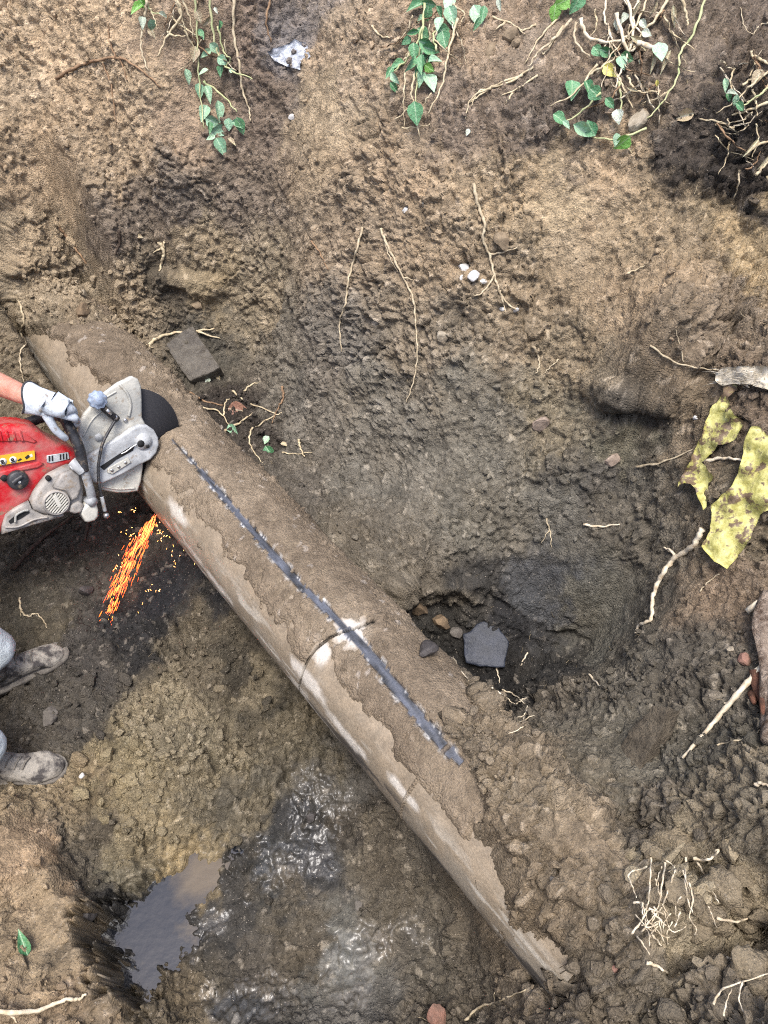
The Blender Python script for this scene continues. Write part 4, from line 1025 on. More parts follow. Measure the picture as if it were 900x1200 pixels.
ST = [("round tan stone, larger of two side by side high on the wall", 597, 39, 19, "tan"), ("round tan stone, smaller of two side by side high on the wall", 606, 52, 12, "tan"), ("flat pale stone under the tangled plant at the top right", 748, 145, 30, "pale"), ("small white stone on the wall below the plastic scrap", 343, 138, 10, "white"), ("pale lump in the wall above the forked root", 497, 240, 10, "pale"),
 ("round pale stone set in the middle of the wall", 520, 393, 17, "pale"), ("pinkish stone in the wall right of centre", 633, 494, 22, "pink"), ("pale pinkish stone above the brown slope right of centre", 716, 538, 20, "pink"), ("large buried stone beside the forked root", 590, 282, 26, "tan"), ("tan stone half buried left of the round stones", 575, 62, 22, "tan"),
 ("reddish stone poking up at the bottom edge", 510, 1194, 30, "red"), ("flat grey stone on the floor between the two boots", 57, 840, 28, "grey"), ("dark angular stone in the shade below the sparks' left", 100, 694, 30, "dark"), ("small white pebble on the crumbly floor right of the lower boot", 96, 910, 8, "white"), ("blue grey pebble on the earth mound over the pipe's near end", 648, 1033, 12, "grey"),
 ("dark angular stone at the far left of the hollow, against the pipe", 500, 764, 26, "dark"), ("brown stone under the overhang left of the hollow", 490, 712, 24, "clay"), ("brown round stone beside the flagstone's upper left", 514, 730, 26, "clay"), ("small grey stone touching the flagstone's left corner", 535, 740, 16, "grey"), ("grey pebble on the mud at the bottom centre", 421, 1062, 16, "grey"),
 ("dark square stone at the edge of the water", 104, 1071, 22, "dark"), ("tan stone on the soil covering the far pipe end", 110, 392, 14, "tan"), ("small tan stone near the edge of the far soil cover", 97, 344, 10, "pale"), ("large tan clod in the soil over the far pipe end", 97, 366, 22, "clay"), ("small red brick chip on the near right bank", 720, 1135, 10, "red"), ("dark red brick fragment right under the rotten stump", 872, 772, 18, "red"),
 ("grey stone in the crumbly soil at the left floor's edge", 365, 958, 14, "dark"), ("white pebble by the wall foot at the right edge of the dark wall", 815, 490, 7, "white"), ("pale pebble under the overhang at the far end", 233, 358, 14, "tan"), ("whitish stone on the slope right under the dark recess", 858, 762, 13, "pale")]
for a in ST: stone(*a)
for k, (px, py, w) in enumerate([(545,316,20),(557,324,17),(541,326,10),(566,330,10)]):
    stone(["largest white chalk lump on the wall beside the forked root", "white chalk lump touching the largest one's right side", "small chalk lump under the left of the largest one", "smallest chalk lump, nearest the forked root"][k], px, py, w, "white", .5, name="chalk_lump", cat="chalk lump", group="chalk lumps on the wall")
stone("white tip of chalk at the lower end of the forked root", 604, 363, 10, "white", name="chalk_lump", cat="chalk lump")
stone("white tip of chalk left of the forked root's lower end", 589, 363, 9, "white", name="chalk_lump", cat="chalk lump")
stone("white fleck of plaster high on the wall above the long roots", 476, 247, 9, "white", name="plaster_fleck", cat="plaster")

# larger clods: near right bank and trench floor
def field_clods(n, group, label, box, lo, hi, seed):
    r = np.random.default_rng(seed); k = 0; got = []
    while k < n:
        px, py = r.uniform(box[0], box[2]), r.uniform(box[1], box[3])
        h, nn = hit(px, py)
        if h is None: continue
        s, o = pipe_so(np.array([h.x]), np.array([h.y]))
        if abs(o[0]) < .23 and -2.2 < s[0] < 1.35: continue
        j = np.argmin(((cpos - np.array(h)) ** 2).sum(1))
        if cval[j, 5] < .35 or cval[j, 3] > .5: continue
        w = r.uniform(lo, hi)
        if any((px - a) ** 2 + (py - b2) ** 2 < ((w + c) * .55) ** 2 for a, b2, c in got): continue
        got.append((px, py, w)); k += 1
        V, Fc = rock(int(r.integers(1e6)), 2, .8); R_ = pxr(w, h)
        Rm = nn.to_track_quat('Z', 'Y').to_matrix() @ Matrix.Rotation(r.uniform(0, 6.28), 3, 'Z')
        V = V * R_ * (1 + .08 * fbm(V * 4 + k, 1.0, 5, 3))[:, None]; V = V @ np.array(Rm).T
        c = cval[j, :3] * r.uniform(.85, 1.25)
        o_ = mesh_obj("soil_clod", V.astype(np.float32), Fc, m_soil, cols=np.tile(np.clip(c, .01, .6).astype(np.float32), (len(V), 1)), smooth=False, attrs={"wet": np.zeros(len(V))})
        o_.location = h + nn * R_ * .25
        tag(o_, label, "clod", group)
field_clods(60, "clods on the trench floor", "lump of crumbly soil on the trench floor left of the pipe", (90, 780, 320, 1000), 10, 24, 1)
field_clods(70, "clods on the near right bank", "lump of crumbly soil on the near bank right of the pipe", (620, 860, 895, 1195), 11, 38, 2)
field_clods(14, "clods on the far pipe end", "lump of soil in the heap over the far end of the pipe", (5, 280, 170, 400), 9, 18, 3)

def slab(name, label, cat, top, thick, mat, z_off=0.012, tilt=None, bev=.006, wob=.004):
    """flat stone whose upper face follows four or more photo points"""
    r_ = np.random.default_rng(int(top[0][0])); t2_ = []
    for i in range(len(top)):
        a_, c_ = np.array(top[i]), np.array(top[(i + 1) % len(top)])
        t2_ += [tuple(a_)] + [tuple(a_ + (c_ - a_) * f + r_.uniform(-1.6, 1.6, 2)) for f in (.3, .68)]
    top = t2_
    pts = [surf(*p)[0] for p in top]; c = sum(pts, Vector()) / len(pts)
    n = Vector()
    for i in range(len(pts)): n += (pts[i] - c).cross(pts[(i + 1) % len(pts)] - c)
    n.normalize()
    if n.dot(CAM - c) < 0: n = -n
    if tilt is not None: n = (n * (1 - tilt[3]) + Vector(tilt[:3]) * tilt[3]).normalized()
    o0 = c + n * z_off; loc = []
    for p in top:
        d = ray(*p); t = (o0 - CAM).dot(n) / d.dot(n); loc.append(CAM + d * t - o0)
    bm = bmesh.new(); vt = [bm.verts.new(p) for p in loc]; f = bm.faces.new(vt)
    ext = bmesh.ops.extrude_face_region(bm, geom=[f]); bmesh.ops.translate(bm, verts=[g for g in ext['geom'] if isinstance(g, bmesh.types.BMVert)], vec=-n * thick)
    bmesh.ops.recalc_face_normals(bm, faces=bm.faces)
    bmesh.ops.bevel(bm, geom=list(bm.edges), offset=bev, segments=2, affect='EDGES', profile=.6)
    bmesh.ops.triangulate(bm, faces=bm.faces)
    for _ in range(3): bmesh.ops.subdivide_edges(bm, edges=[e for e in bm.edges if e.calc_length() > .014], cuts=1)
    bmesh.ops.triangulate(bm, faces=bm.faces)
    V = np.array([v.co[:] for v in bm.verts], np.float32); Fc = np.array([[v.index for v in f.verts] for f in bm.faces]); bm.free()
    V = V + (wob * fbm(V + np.array(o0), .04, 77, 4))[:, None] * np.array(n, np.float32)
    o = mesh_obj(name, V, Fc, mat, smooth=True); o.location = o0
    return tag(o, label, cat)
m_flag = simple_mat("slate", (50, 54, 64), (38, 41, 48), 18, .42, bump=.004, spec=.25)
m_mudst = simple_mat("muddy_stone", (92, 86, 76), (66, 60, 52), 22, .5, bump=.010, spec=.5)
m_claysl = simple_mat("clay_slab", (104, 95, 81), (76, 69, 59), 30, .95, bump=.022, spec=.2)
slab("flagstone", "dark blue grey flat stone lying in the hollow behind the pipe", "stone slab", [(542,743),(569,727),(584,734),(597,752),(592,782),(561,781),(546,777)], .035, m_flag, .03, (-.1, -.3, .95, .75), wob=.003)
slab("muddy_block", "mud covered square block in the recess at the far end behind the pipe", "stone block", [(193,404),(226,381),(258,430),(222,446)], .10, m_mudst, .05, (-.15, -.35, .9, .8), bev=.01, wob=.008)
slab("clay_slab", "slanting smooth slab of grey clay standing on the right slope", "clay slab", [(766,826),(784,828),(768,866),(747,908),(724,916),(718,888),(742,850)], .06, m_claysl, .035, (-.85, -.1, .5, .75), bev=.005, wob=.006)

# crumpled plastic scrap
def sheet(name, poly, mat, lift, step, wave, parent=None, label=None, cat=None, thick=.0015, wl=.03):
    from mathutils.geometry import delaunay_2d_cdt
    P = []
    for i in range(len(poly)):
        a, b2 = poly[i], poly[(i + 1) % len(poly)]; n = max(1, int(math.hypot(b2[0] - a[0], b2[1] - a[1]) / step))
        for k in range(n):
            t = k / n; j = rng.uniform(-1, 1, 2) * (0.9 if k else 0)
            P.append((a[0] + (b2[0] - a[0]) * t + j[0], a[1] + (b2[1] - a[1]) * t + j[1]))
    nb_ = len(P); A = np.array(P)
    xs, ys = np.meshgrid(np.arange(A[:, 0].min(), A[:, 0].max(), step), np.arange(A[:, 1].min(), A[:, 1].max(), step))
    xs = xs.ravel(); ys = ys.ravel(); sd_ = poly_sd(xs, ys, P); ok = sd_ < -step * .5
    P += list(zip(xs[ok], ys[ok]))
    r = delaunay_2d_cdt([Vector((a, c)) for a, c in P], [], [list(range(nb_))], 1, 1e-4)
    V2, F2 = r[0], r[2]
    D = []
    for v in V2:
        q, nn = surf(v.x, v.y); D.append((q - CAM).length)
    D = np.array(D); V2a = np.array([v[:] for v in V2])
    d2 = ((V2a[:, None] - V2a[None]) ** 2).sum(2); W = np.exp(-d2 / (2 * (step * 2.5) ** 2)); D = np.minimum((W @ D) / W.sum(1), D + .01)
    pts = np.array([CAM + ray(v.x, v.y).normalized() * (d_ - lift) for v, d_ in zip(V2, D)], np.float32)
    vd = np.array([(-ray(v.x, v.y).normalized())[:] for v in V2], np.float32)
    pts += vd * (wave * fbm(pts, wl, 88, 3))[:, None]
    V = [Vector(p) for p in pts]; Fc = [tuple(f) for f in F2]
    n = len(V); V += [Vector(p) for p in pts - vd * thick]
    F3 = Fc + [tuple(i + n for i in reversed(f)) for f in Fc]
    from collections import Counter
    ed = Counter(tuple(sorted((f[i], f[(i + 1) % 3]))) for f in Fc for i in range(len(f)))
    for (a, c), k in ed.items():
        if k == 1: F3.append((a, c, c + n, a + n))
    o = mesh_obj(name, V, F3, mat, parent)
    return tag(o, label, cat)
m_plastic = simple_mat("plastic_scrap", (206, 210, 216), (120, 122, 128), 35, .25, bump=.004, spec=.6)
sc_ = sheet("plastic_scrap", [(312,60),(330,54),(345,46),(360,50),(364,66),(352,74),(352,82),(336,78),(322,72)], m_plastic, .012, 4, .02, label="crumpled shiny scrap of clear plastic stuck in the top of the wall", cat="plastic scrap", wl=.025)
m_yel, nt, b = new_mat("yellow_sheet")
n1 = noise_node(nt, 9, 5, .65); n2 = noise_node(nt, 55, 4, .6)
yr = ramp(nt, n2.outputs["Fac"], [(.35, lin((156, 150, 80))), (.65, lin((194, 188, 122)))])
ad = N(nt, "ShaderNodeMath", operation='MULTIPLY_ADD'); ad.inputs[1].default_value = .45; nt.links.new(n2.outputs["Fac"], ad.inputs[0]); nt.links.new(n1.outputs["Fac"], ad.inputs[2])
dr = ramp(nt, ad.outputs[0], [(.73, (0,) * 3), (.79, (1,) * 3)])
mx = N(nt, "ShaderNodeMix", data_type='RGBA'); nt.links.new(dr.outputs[0], mx.inputs["Factor"]); nt.links.new(yr.outputs[0], mx.inputs["A"]); mx.inputs["B"].default_value = (*lin((104, 86, 66)), 1)
nt.links.new(mx.outputs["Result"], b.inputs["Base Color"]); b.inputs["Roughness"].default_value = .55
bp = N(nt, "ShaderNodeBump"); bp.inputs["Distance"].default_value = .006; bp.inputs["Strength"].default_value = .7; nt.links.new(n2.outputs["Fac"], bp.inputs["Height"]); nt.links.new(bp.outputs[0], b.inputs["Normal"])
L1 = [(850,452),(863,450),(864,457),(853,466),(855,477),(860,486),(872,494),(868,503),(860,516),(850,520),(841,521),(838,527),(835,531),(822,542),(827,546),(836,560),(830,566),(828,594),(824,598),(818,584),(815,573),(809,567),(802,566),(794,571),(797,561),(808,542),(817,519),(824,505),(827,493),(835,475),(843,468)]
L2 = [(880,500),(890,500),(899,510),(912,512),(912,600),(900,598),(891,603),(880,631),(866,650),(852,667),(837,658),(822,640),(832,622),(834,591),(857,570),(865,554),(870,535),(873,514)]
yq = surf(860, 560)[0]
sheet("torn_sheet", L1, m_yel, .03, 4, .030, label="upper ragged flap of torn yellow plastic sheet hanging on the right bank", cat="plastic sheet", wl=.05)
sheet("torn_sheet", L2, m_yel, .03, 4.5, .030, label="lower broad flap of torn yellow plastic sheet, dirt smeared, at the right edge", cat="plastic sheet", wl=.05)
# white frayed strip above it
m_fray = simple_mat("frayed_fibre", (196, 188, 172), (164, 152, 130), 80, .7, bump=.002, spec=.3)
fr = sheet("frayed_strip", [(839,437),(850,430),(868,429),(885,428),(912,431),(912,460),(893,455),(876,450),(858,450),(846,452),(838,446)], m_fray, .05, 4, .02, label="white frayed strip of fibrous material above the yellow sheet at the right edge", cat="frayed strip", wl=.03)
pr = []
for k in range(46):
    px = rng.uniform(840, 900); py = rng.uniform(430, 454); dx = rng.uniform(6, 22)
    a = at_d(px, py, (surf(px, py)[0] - CAM).dot(FWD) - .058); c = at_d(px - dx, py + rng.uniform(-4, 5), (surf(px - dx, py)[0] - CAM).dot(FWD) - rng.uniform(.03, .06))
    pr.append(tube([a, (a + c) / 2 + Vector((0, 0, .004)), c], [.0012, .001, .0005], 4))
fb = mesh_obj("fibres", *join(pr), m_fray, fr); tag(fb, kind='stuff')

# rotten stump at the right edge
m_bark = simple_mat("rotten_wood", (168, 152, 136), (92, 76, 64), 34, .9, bump=.02, spec=.15)
m_inner = simple_mat("red_wood", (112, 76, 60), (84, 60, 48), 40, .85, bump=.006, spec=.2)
def stump():
    pts = [(897,694),(894,715),(893,740),(897,770),(900,800),(903,835),(904,868)]
    q0 = surf(895, 760)[0]; e = empty("rotten_root", q0, "pinkish rotten root stump with torn bark at the right edge", "stump")
    W = [8, 17, 22, 16, 18, 20, 17]
    d0 = [(surf(*p)[0] - CAM).dot(FWD) - .02 for p in pts]
    P = spline([at_d(p[0], p[1], d) for p, d in zip(pts, d0)], 40); r = [float(np.interp(i / 39 * 6, range(7), W)) * .5 * 2.1 / FPX for i in range(40)]
    V, Fc = tube(P, r, 18); Va = np.array([v[:] for v in V], np.float32)
    ctr = np.repeat(np.array([p[:] for p in P], np.float32), 18, 0)
    dirn = Va - ctr; Va = ctr + dirn * (1 + .42 * fbm(np.stack([np.cos(np.tile(np.arange(18), 40) * .349), np.sin(np.tile(np.arange(18), 40) * .349), np.repeat(np.arange(40), 18) * .055], 1), .55, 99, 4))[:, None]
    mesh_obj("bark", [Vector(v) - q0 for v in Va], Fc, m_bark, e)
    for (a, c, w) in (((884,786), (890,822), 12), ((893,800), (896,850), 9), ((880,812), (884,824), 8)):
        A_, B_ = at_d(*a, (surf(*a)[0] - CAM).dot(FWD) - .02), at_d(*c, (surf(*c)[0] - CAM).dot(FWD) - .02)
        V, Fc = tube([A_, (A_ + B_) / 2, B_], [pxr(w, A_)] * 2 + [pxr(w, A_) * .6], 9)
        mesh_obj("inner_wood", [v - q0 for v in V], Fc, m_inner, e)
    A_, B_ = at_d(876, 716, (surf(876, 716)[0] - CAM).dot(FWD) - .03), at_d(890, 706, (surf(890, 706)[0] - CAM).dot(FWD) - .03)
    V, Fc = tube([A_, B_], [pxr(8, A_)] * 2, 8); mesh_obj("broken_stub", [v - q0 for v in V], Fc, m_rootw, e)
stump()

# mat of fine roots round crumbly lumps on the near right bank
def root_mat(label, at, lumps, strands, name="root_mat"):
    q0 = surf(*at)[0]; e = empty(name, q0, label, "root mat")
    for k, (px, py, w) in enumerate(lumps):
        V, Fc = rock(900 + k + at[0], 3, .9); p, n = surf(px, py); r = pxr(w, p)
        V = V * (1 + .22 * fbm(V * 3 + k, 1.0, 15, 4) + .12 * clods(V * 2 + k, .6, 16)[0])[:, None] * r
        cc_ = np.tile(np.array(lin((134, 122, 102)), np.float32), (len(V), 1)) * rng.uniform(.85, 1.1)
        mesh_obj("soil_lump", (V + np.array(p - q0) + np.array(CAM - p) / (CAM - p).length * r * .55).astype(np.float32), Fc, m_soil, e, cols=cc_, attrs={"wet": np.zeros(len(V))})
    for pts, w in strands:
        n = 6 * (len(pts) - 1) + 1; pp = spline([Vector((a, c, 0)) for a, c in pts], n); P = []
        for i, p in enumerate(pp):
            q, nn = surf(p.x + .45 * math.sin(i * 1.7 + pts[0][1]), p.y + .45 * math.cos(i * 1.3 + pts[0][0])); P.append(q + (CAM - q).normalized() * (.070 + .006 * math.sin(i * .9 + pts[0][0])))
        V, Fc = tube([p - q0 for p in P], [pxr(w * .68 * (1.15 - .6 * i / len(P)), p) * (1 + .2 * math.sin(i * 2.1)) for i, p in enumerate(P)], 5)
        mesh_obj("rootlet", V, Fc, m_rootw, e)
root_mat("mat of tangled white rootlets clutching crumbly tan soil on the near right bank", (790, 1050),
 [(786,990,44),(762,998,28),(808,1000,26),(792,1045,34),(768,1050,26),(812,1060,30),(848,1040,52),(868,1030,40),(835,1075,44),(862,1060,40),(820,1088,36),(846,1088,30),(878,1082,28),(780,1075,22),(890,1076,30)],
 [([(758,1016),(737,1024),(741,1038),(746,1052)],3),([(763,1005),(762,1030),(760,1055),(756,1072)],3),([(780,1010),(776,1035),(772,1060),(764,1072)],3.5),([(792,1018),(784,1040),(776,1062),(772,1068)],3.5),([(804,1004),(803,1030),(806,1055),(812,1070)],3.5),([(808,1035),(812,1055),(808,1075),(816,1088),(814,1096)],3),([(817,1010),(828,1030),(837,1048),(842,1058)],3.5),([(812,1006),(828,1008),(838,1002),(842,996),(836,998)],5),([(742,1058),(752,1058),(754,1066)],4),([(740,1094),(750,1082),(757,1070),(762,1064)],4),([(752,1092),(764,1076),(772,1068)],3),([(764,1068),(776,1080),(790,1092),(804,1086)],3),([(797,1068),(794,1078),(790,1088)],3),([(756,1086),(768,1092),(766,1082),(776,1080)],2.5),([(746,1096),(756,1110),(762,1120)],3),([(765,1096),(775,1108)],3.5),([(752,1060),(754,1074),(758,1080)],2.5),([(780,1008),(790,1016),(784,1022)],3),([(772,1076),(776,1096),(786,1098)],2.5),([(840,1076),(862,1080),(876,1076)],5),([(760,1064),(782,1072),(776,1060)],2.5),([(775,1078),(764,1086),(752,1084)],3.5)] + [([(a, c), (a + dx, c + 12), (a + dx * 1.4 + 3, c + 26)], 2.2) for a, c, dx in ((752,1058,4),(758,1060,-3),(766,1062,6),(770,1070,-6),(778,1066,3),(786,1070,-8),(745,1072,10),(760,1080,12),(772,1084,-10),(788,1080,-6),(800,1020,4),(776,1016,-5),(768,1030,3),(798,1050,-6),(830,1062,5))])
root_mat("small clump of pale rootlets and soil at the bottom right corner", (880, 1140), [(872,1130,50),(896,1128,36),(884,1158,30)],
 [([(852,1122),(862,1124),(876,1118),(904,1122)],3.5),([(836,1176),(846,1160),(866,1152),(904,1140)],4),([(848,1190),(852,1172),(858,1158)],3),([(870,1150),(866,1170),(872,1188)],3)])
# ------------------------------------------------------------------ cut-off saw held against the pipe
SN = SAW_N
SX = (PN - SN * PN.dot(SN)).normalized()                     # forward along the saw
SZ = SN.cross(SX)
if SZ.z < 0: SZ = -SZ
SB = Matrix((SX, SZ, SN)).transposed()                       # local (x forward, y up, z towards the starter side) -> world
def sp(px, py, off=0.0):
    """photo point on the plane of the blade, moved off along its axis, in saw coordinates"""
    d = ray(px, py); o = SAW_O + SN * off
    t = (o - CAM).dot(SN) / d.dot(SN)
    return SB.transposed() @ (CAM + d * t - SAW_O)
def sw(px, py, off=0.0):
    return SB @ sp(px, py, off) + SAW_O
saw = empty("cut_off_saw", SAW_O, "dusty red and grey petrol cut-off saw cutting into the pipe", "saw")
saw.rotation_euler = SB.to_euler()

def dusty(name, c1, c2, rough=.55, scale=14, lo=.4, hi=.7, **k):
    m = simple_mat(name, c1, c2, scale, rough, lo=lo, hi=hi, detail=7, bump=.0015, bscale=90, **k)
    nt = m.node_tree; b = nt.nodes["Principled BSDF"]; old = b.inputs["Base Color"].links[0].from_socket   # splashes of mud
    n = noise_node(nt, 26, 8, .7); r = ramp(nt, n.outputs["Fac"], [(.56, (0,) * 3), (.66, (.85,) * 3)])
    mx = N(nt, "ShaderNodeMix", data_type='RGBA'); nt.links.new(r.outputs[0], mx.inputs["Factor"]); nt.links.new(old, mx.inputs["A"]); mx.inputs["B"].default_value = (*lin((128, 112, 92)), 1)
    nt.links.new(mx.outputs["Result"], b.inputs["Base Color"])
    return m
m_red = dusty("red_plastic", (176, 16, 26), (168, 108, 102), .45, 11, .42, .68, spec=.5)
m_grd = dusty("dusty_guard", (186, 183, 172), (142, 142, 137), .6, 10, .42, .66)
m_arm = dusty("dusty_arm", (176, 178, 178), (120, 122, 124), .55, 16)
m_eng = dusty("dusty_engine", (158, 152, 144), (104, 102, 100), .6, 18)
m_blk = dusty("black_rubber", (30, 30, 33), (58, 58, 60), .5, 20)
m_blu = dusty("grey_knob", (150, 164, 184), (112, 122, 138), .5, 20)
m_met = simple_mat("bare_metal", (196, 196, 196), (150, 150, 152), 40, .3, .8)
m_slot = simple_mat("dark_opening", (16, 16, 17), (24, 24, 25), 20, .8)
m_ylw = simple_mat("yellow_label", (222, 176, 40), (200, 150, 40), 20, .4)
m_wht = simple_mat("white_print", (226, 224, 216), (200, 196, 186), 30, .5)
m_pbl = simple_mat("black_print", (26, 25, 24), (34, 32, 30), 30, .5)

def ext(name, poly, o0, o1, mat, bev=.006, seg=3, parent=None, smooth=True):
    """solid with the outline of poly (photo points), from o0 to o1 along the blade's axis"""
    L = [sp(a, c, o1) for a, c in poly]
    ar = sum(L[i].x * L[(i + 1) % len(L)].y - L[(i + 1) % len(L)].x * L[i].y for i in range(len(L)))
    if ar < 0: L = L[::-1]
    bm = bmesh.new(); vt = [bm.verts.new((p.x, p.y, o1)) for p in L]; f = bm.faces.new(vt)
    r = bmesh.ops.extrude_face_region(bm, geom=[f]); bmesh.ops.translate(bm, verts=[g for g in r['geom'] if isinstance(g, bmesh.types.BMVert)], vec=(0, 0, o0 - o1))
    bmesh.ops.recalc_face_normals(bm, faces=bm.faces)
    if bev:
        es = [e for e in bm.edges if abs(e.verts[0].co.z - e.verts[1].co.z) < 1e-6]
        bmesh.ops.bevel(bm, geom=es, offset=bev, segments=seg, affect='EDGES', profile=.5)
    me = bpy.data.meshes.new(name); bm.to_mesh(me); bm.free()
    for p in me.polygons: p.use_smooth = smooth and abs(p.normal.z) < .98
    o = bpy.data.objects.new(name, me); COL.objects.link(o); me.materials.append(mat); o.parent = parent or saw
    return o
def rod(name, pts, w, mat, parent=None, seg=10, n=None):
    """tube through (px, py, off) points, w photo pixels wide"""
    P = [sp(*p) for p in pts]; P = spline(P, n or 8 * len(P)) if len(P) > 2 else P
    r = 0.5 * w * (SAW_O - CAM).dot(FWD) / FPX
    V, Fc = tube(P, r if not isinstance(w, list) else list(np.interp(np.linspace(0, 1, len(P)), np.linspace(0, 1, len(w)), w)), seg)
    return mesh_obj(name, V, Fc, mat, parent or saw)
def disc(name, c, r, z0, z1, mat, seg=48, rings=None, parent=None, squash=1.0):
    V, Fc = [], []
    prof = rings or [(0.001, z1), (r, z1), (r, z0), (0.001, z0)]
    for rr, z in prof:
        for k in range(seg):
            a = 2 * math.pi * k / seg; V.append((c[0] + rr * math.cos(a), c[1] + rr * math.sin(a) * squash, z))
    for i in range(len(prof) - 1):
        for k in range(seg):
            a, b2 = i * seg + k, i * seg + (k + 1) % seg; Fc.append((a, a + seg, b2 + seg, b2))
    return mesh_obj(name, V, Fc, mat, parent or saw, smooth=True)

bc = sp(160, 506, 0)
m_bld, nt, b = new_mat("abrasive_disc")
tc = N(nt, "ShaderNodeTexCoord"); vl = N(nt, "ShaderNodeVectorMath", operation='DISTANCE'); vl.inputs[1].default_value = (bc.x, bc.y, 0); nt.links.new(tc.outputs["Object"], vl.inputs[0])
wv = N(nt, "ShaderNodeMath", operation='MULTIPLY'); wv.inputs[1].default_value = 420; nt.links.new(vl.outputs["Value"], wv.inputs[0])
sn = N(nt, "ShaderNodeMath", operation='SINE'); nt.links.new(wv.outputs[0], sn.inputs[0])
nn_ = noise_node(nt, 200, 4, .7)
am = N(nt, "ShaderNodeMath", operation='MULTIPLY_ADD'); am.inputs[1].default_value = .035; nt.links.new(sn.outputs[0], am.inputs[0]); nt.links.new(nn_.outputs["Fac"], am.inputs[2])
br_ = ramp(nt, am.outputs[0], [(.3, lin((28, 28, 31))), (.75, lin((46, 45, 48)))]); nt.links.new(br_.outputs[0], b.inputs["Base Color"]); b.inputs["Roughness"].default_value = .75
disc("cutting_disc", bc, .170, -.002, .002, m_bld, 96)
disc("disc_flange", bc, .045, .002, .008, m_met, 32)

G = [(155,441),(162,444),(166,453),(167,470),(167,489),(171,497),(170,520),(168,540),(168,548),(166,564),(162,576),(150,578),(137,578),(120,575),(110,560),(100,538),(93,512),(93,498),(99,485),(110,472),(123,460),(138,449)]
ext("blade_guard", G, -.035, -.012, m_grd, .008)
gf = ext("blade_guard_front", G, .012, .036, m_grd, .010, 4)
V = []
rod("guard_rib", [(140,450,.037),(149,461,.037),(153,474,.037),(151,488,.037)], 3.2, m_grd, gf)
rod("guard_rib", [(110,476,.037),(124,466,.037),(136,459,.037)], 2, m_grd, gf)
rod("guard_rib", [(97,512,.037),(108,492,.037),(124,478,.037)], 2, m_grd, gf)
rod("guard_rib", [(120,570,.037),(138,573,.037),(158,572,.037)], 2.4, m_grd, gf)
disc("guard_bolt", sp(115, 512, .03), .016, .03, .042, m_arm, 6, parent=gf)
disc("guard_bolt", sp(146, 492, .03), .008, .03, .043, m_met, 6, parent=gf)
# rim between the two guard plates (back half of the circle)
V, Fc = [], []
rimp = [(162,576),(150,577),(137,577),(120,574),(110,559),(101,538),(94,512),(94,498),(100,486),(111,473),(124,461),(139,450),(155,442)]
for a, c in rimp:
    p = sp(a, c, .02); V += [(p.x, p.y, -.014), (p.x, p.y, .014), (p.x * .97, p.y * .97, .014), (p.x * .97, p.y * .97, -.014)]
for i in range(len(rimp) - 1):
    for k in range(4): Fc.append((i * 4 + k, i * 4 + (k + 1) % 4, i * 4 + 4 + (k + 1) % 4, i * 4 + 4 + k))
mesh_obj("guard_rim", V, Fc, m_grd, saw)

ARM = [(100,537),(120,524),(140,512),(153,503),(163,498),(172,498),(181,504),(186,513),(187,522),(184,531),(177,539),(165,545),(145,556),(121,567),(108,566)]
arm = ext("drive_arm", ARM, .040, .070, m_arm, .010, 4)
ext("belt_opening", [(117,547),(152,524),(158,521),(156,528),(136,539),(122,551)], .068, .0715, m_slot, 0, parent=arm)
ext("arm_plate", [(127,549),(150,536),(154,542),(132,556),(126,554)], .066, .076, m_grd, .003, 2, parent=arm)
for a, c in ((131, 551), (139, 547), (147, 542)): disc("plate_screw", sp(a, c, .076), .006, .074, .079, m_met, 8, parent=arm)
disc("arm_hub", sp(168, 517, .07), .032, .066, .076, m_arm, 32, parent=arm)
disc("hub_opening", sp(165, 520, .076), .014, .072, .0775, m_slot, 20, parent=arm)
disc("hub_screw", sp(173, 523, .076), .007, .072, .079, m_slot, 12, parent=arm)
rod("wire_clip", [(142,532,.075),(148,529,.078),(156,523,.078),(160,521,.08)], 1.6, m_met, arm, 6)

# red body with engine, label, knob and vents
BODY = [(-95,520),(-40,504),(0,500),(14,498),(30,499),(44,502),(54,510),(62,516),(76,521),(89,528),(93,536),(88,546),(70,551),(60,556),(52,566),(44,578),(36,590),(20,600),(10,612),(4,626),(-40,640),(-95,650)]
body = ext("engine_cover", BODY, -.085, .085, m_red, .030, 6)
ext("cover_ridge", [(-95,548),(0,553),(30,545),(45,541),(52,544),(44,549),(28,552),(0,561),(-95,560)], .080, .092, m_red, .006, 3, parent=body)
ext("upper_rib", [(-60,512),(0,508),(24,506),(34,511),(44,518),(40,520),(28,517),(0,518),(-60,522)], .078, .090, m_red, .005, 3, parent=body)
for k in range(4):
    x0 = -2 + k * 8; ext("cooling_rib", [(x0, 506), (x0 + 3, 505.5), (x0 + 6, 517), (x0 + 3, 517.5)], .080, .094, m_red, .002, 1, parent=body)
lab = ext("warning_label", [(-50,541),(0,534.5),(40.5,528.5),(41,538.5),(0,545.5),(-50,553)], .084, .0935, m_ylw, 0, parent=body, smooth=False)
for k, x0 in enumerate((-14, 3.5, 15.5)):
    y0 = 541.5 - x0 * .165; p = sp(x0, y0, .0935)
    disc("pictogram", p, .0125, .092, .0945, m_wht, 20, parent=lab); 
    disc("pictogram", (p.x - .002, p.y + .003), .006, .092, .0950, m_pbl, 14, parent=lab)
    ext("pictogram", [(x0 - 2.6, y0 + 2.4), (x0 + 2.2, y0 + .6), (x0 + 2.6, y0 + 2.0), (x0 - 2.2, y0 + 3.4)], .092, .0950, m_pbl, 0, parent=lab)
ext("pictogram", [(20.5,539.5),(24,536.8),(26,538.2),(22,541)], .092, .0945, m_pbl, 0, parent=lab)
ext("pictogram", [(29,536),(33,532.8),(36,534.8),(31,538.5)], .092, .0945, m_pbl, 0, parent=lab)
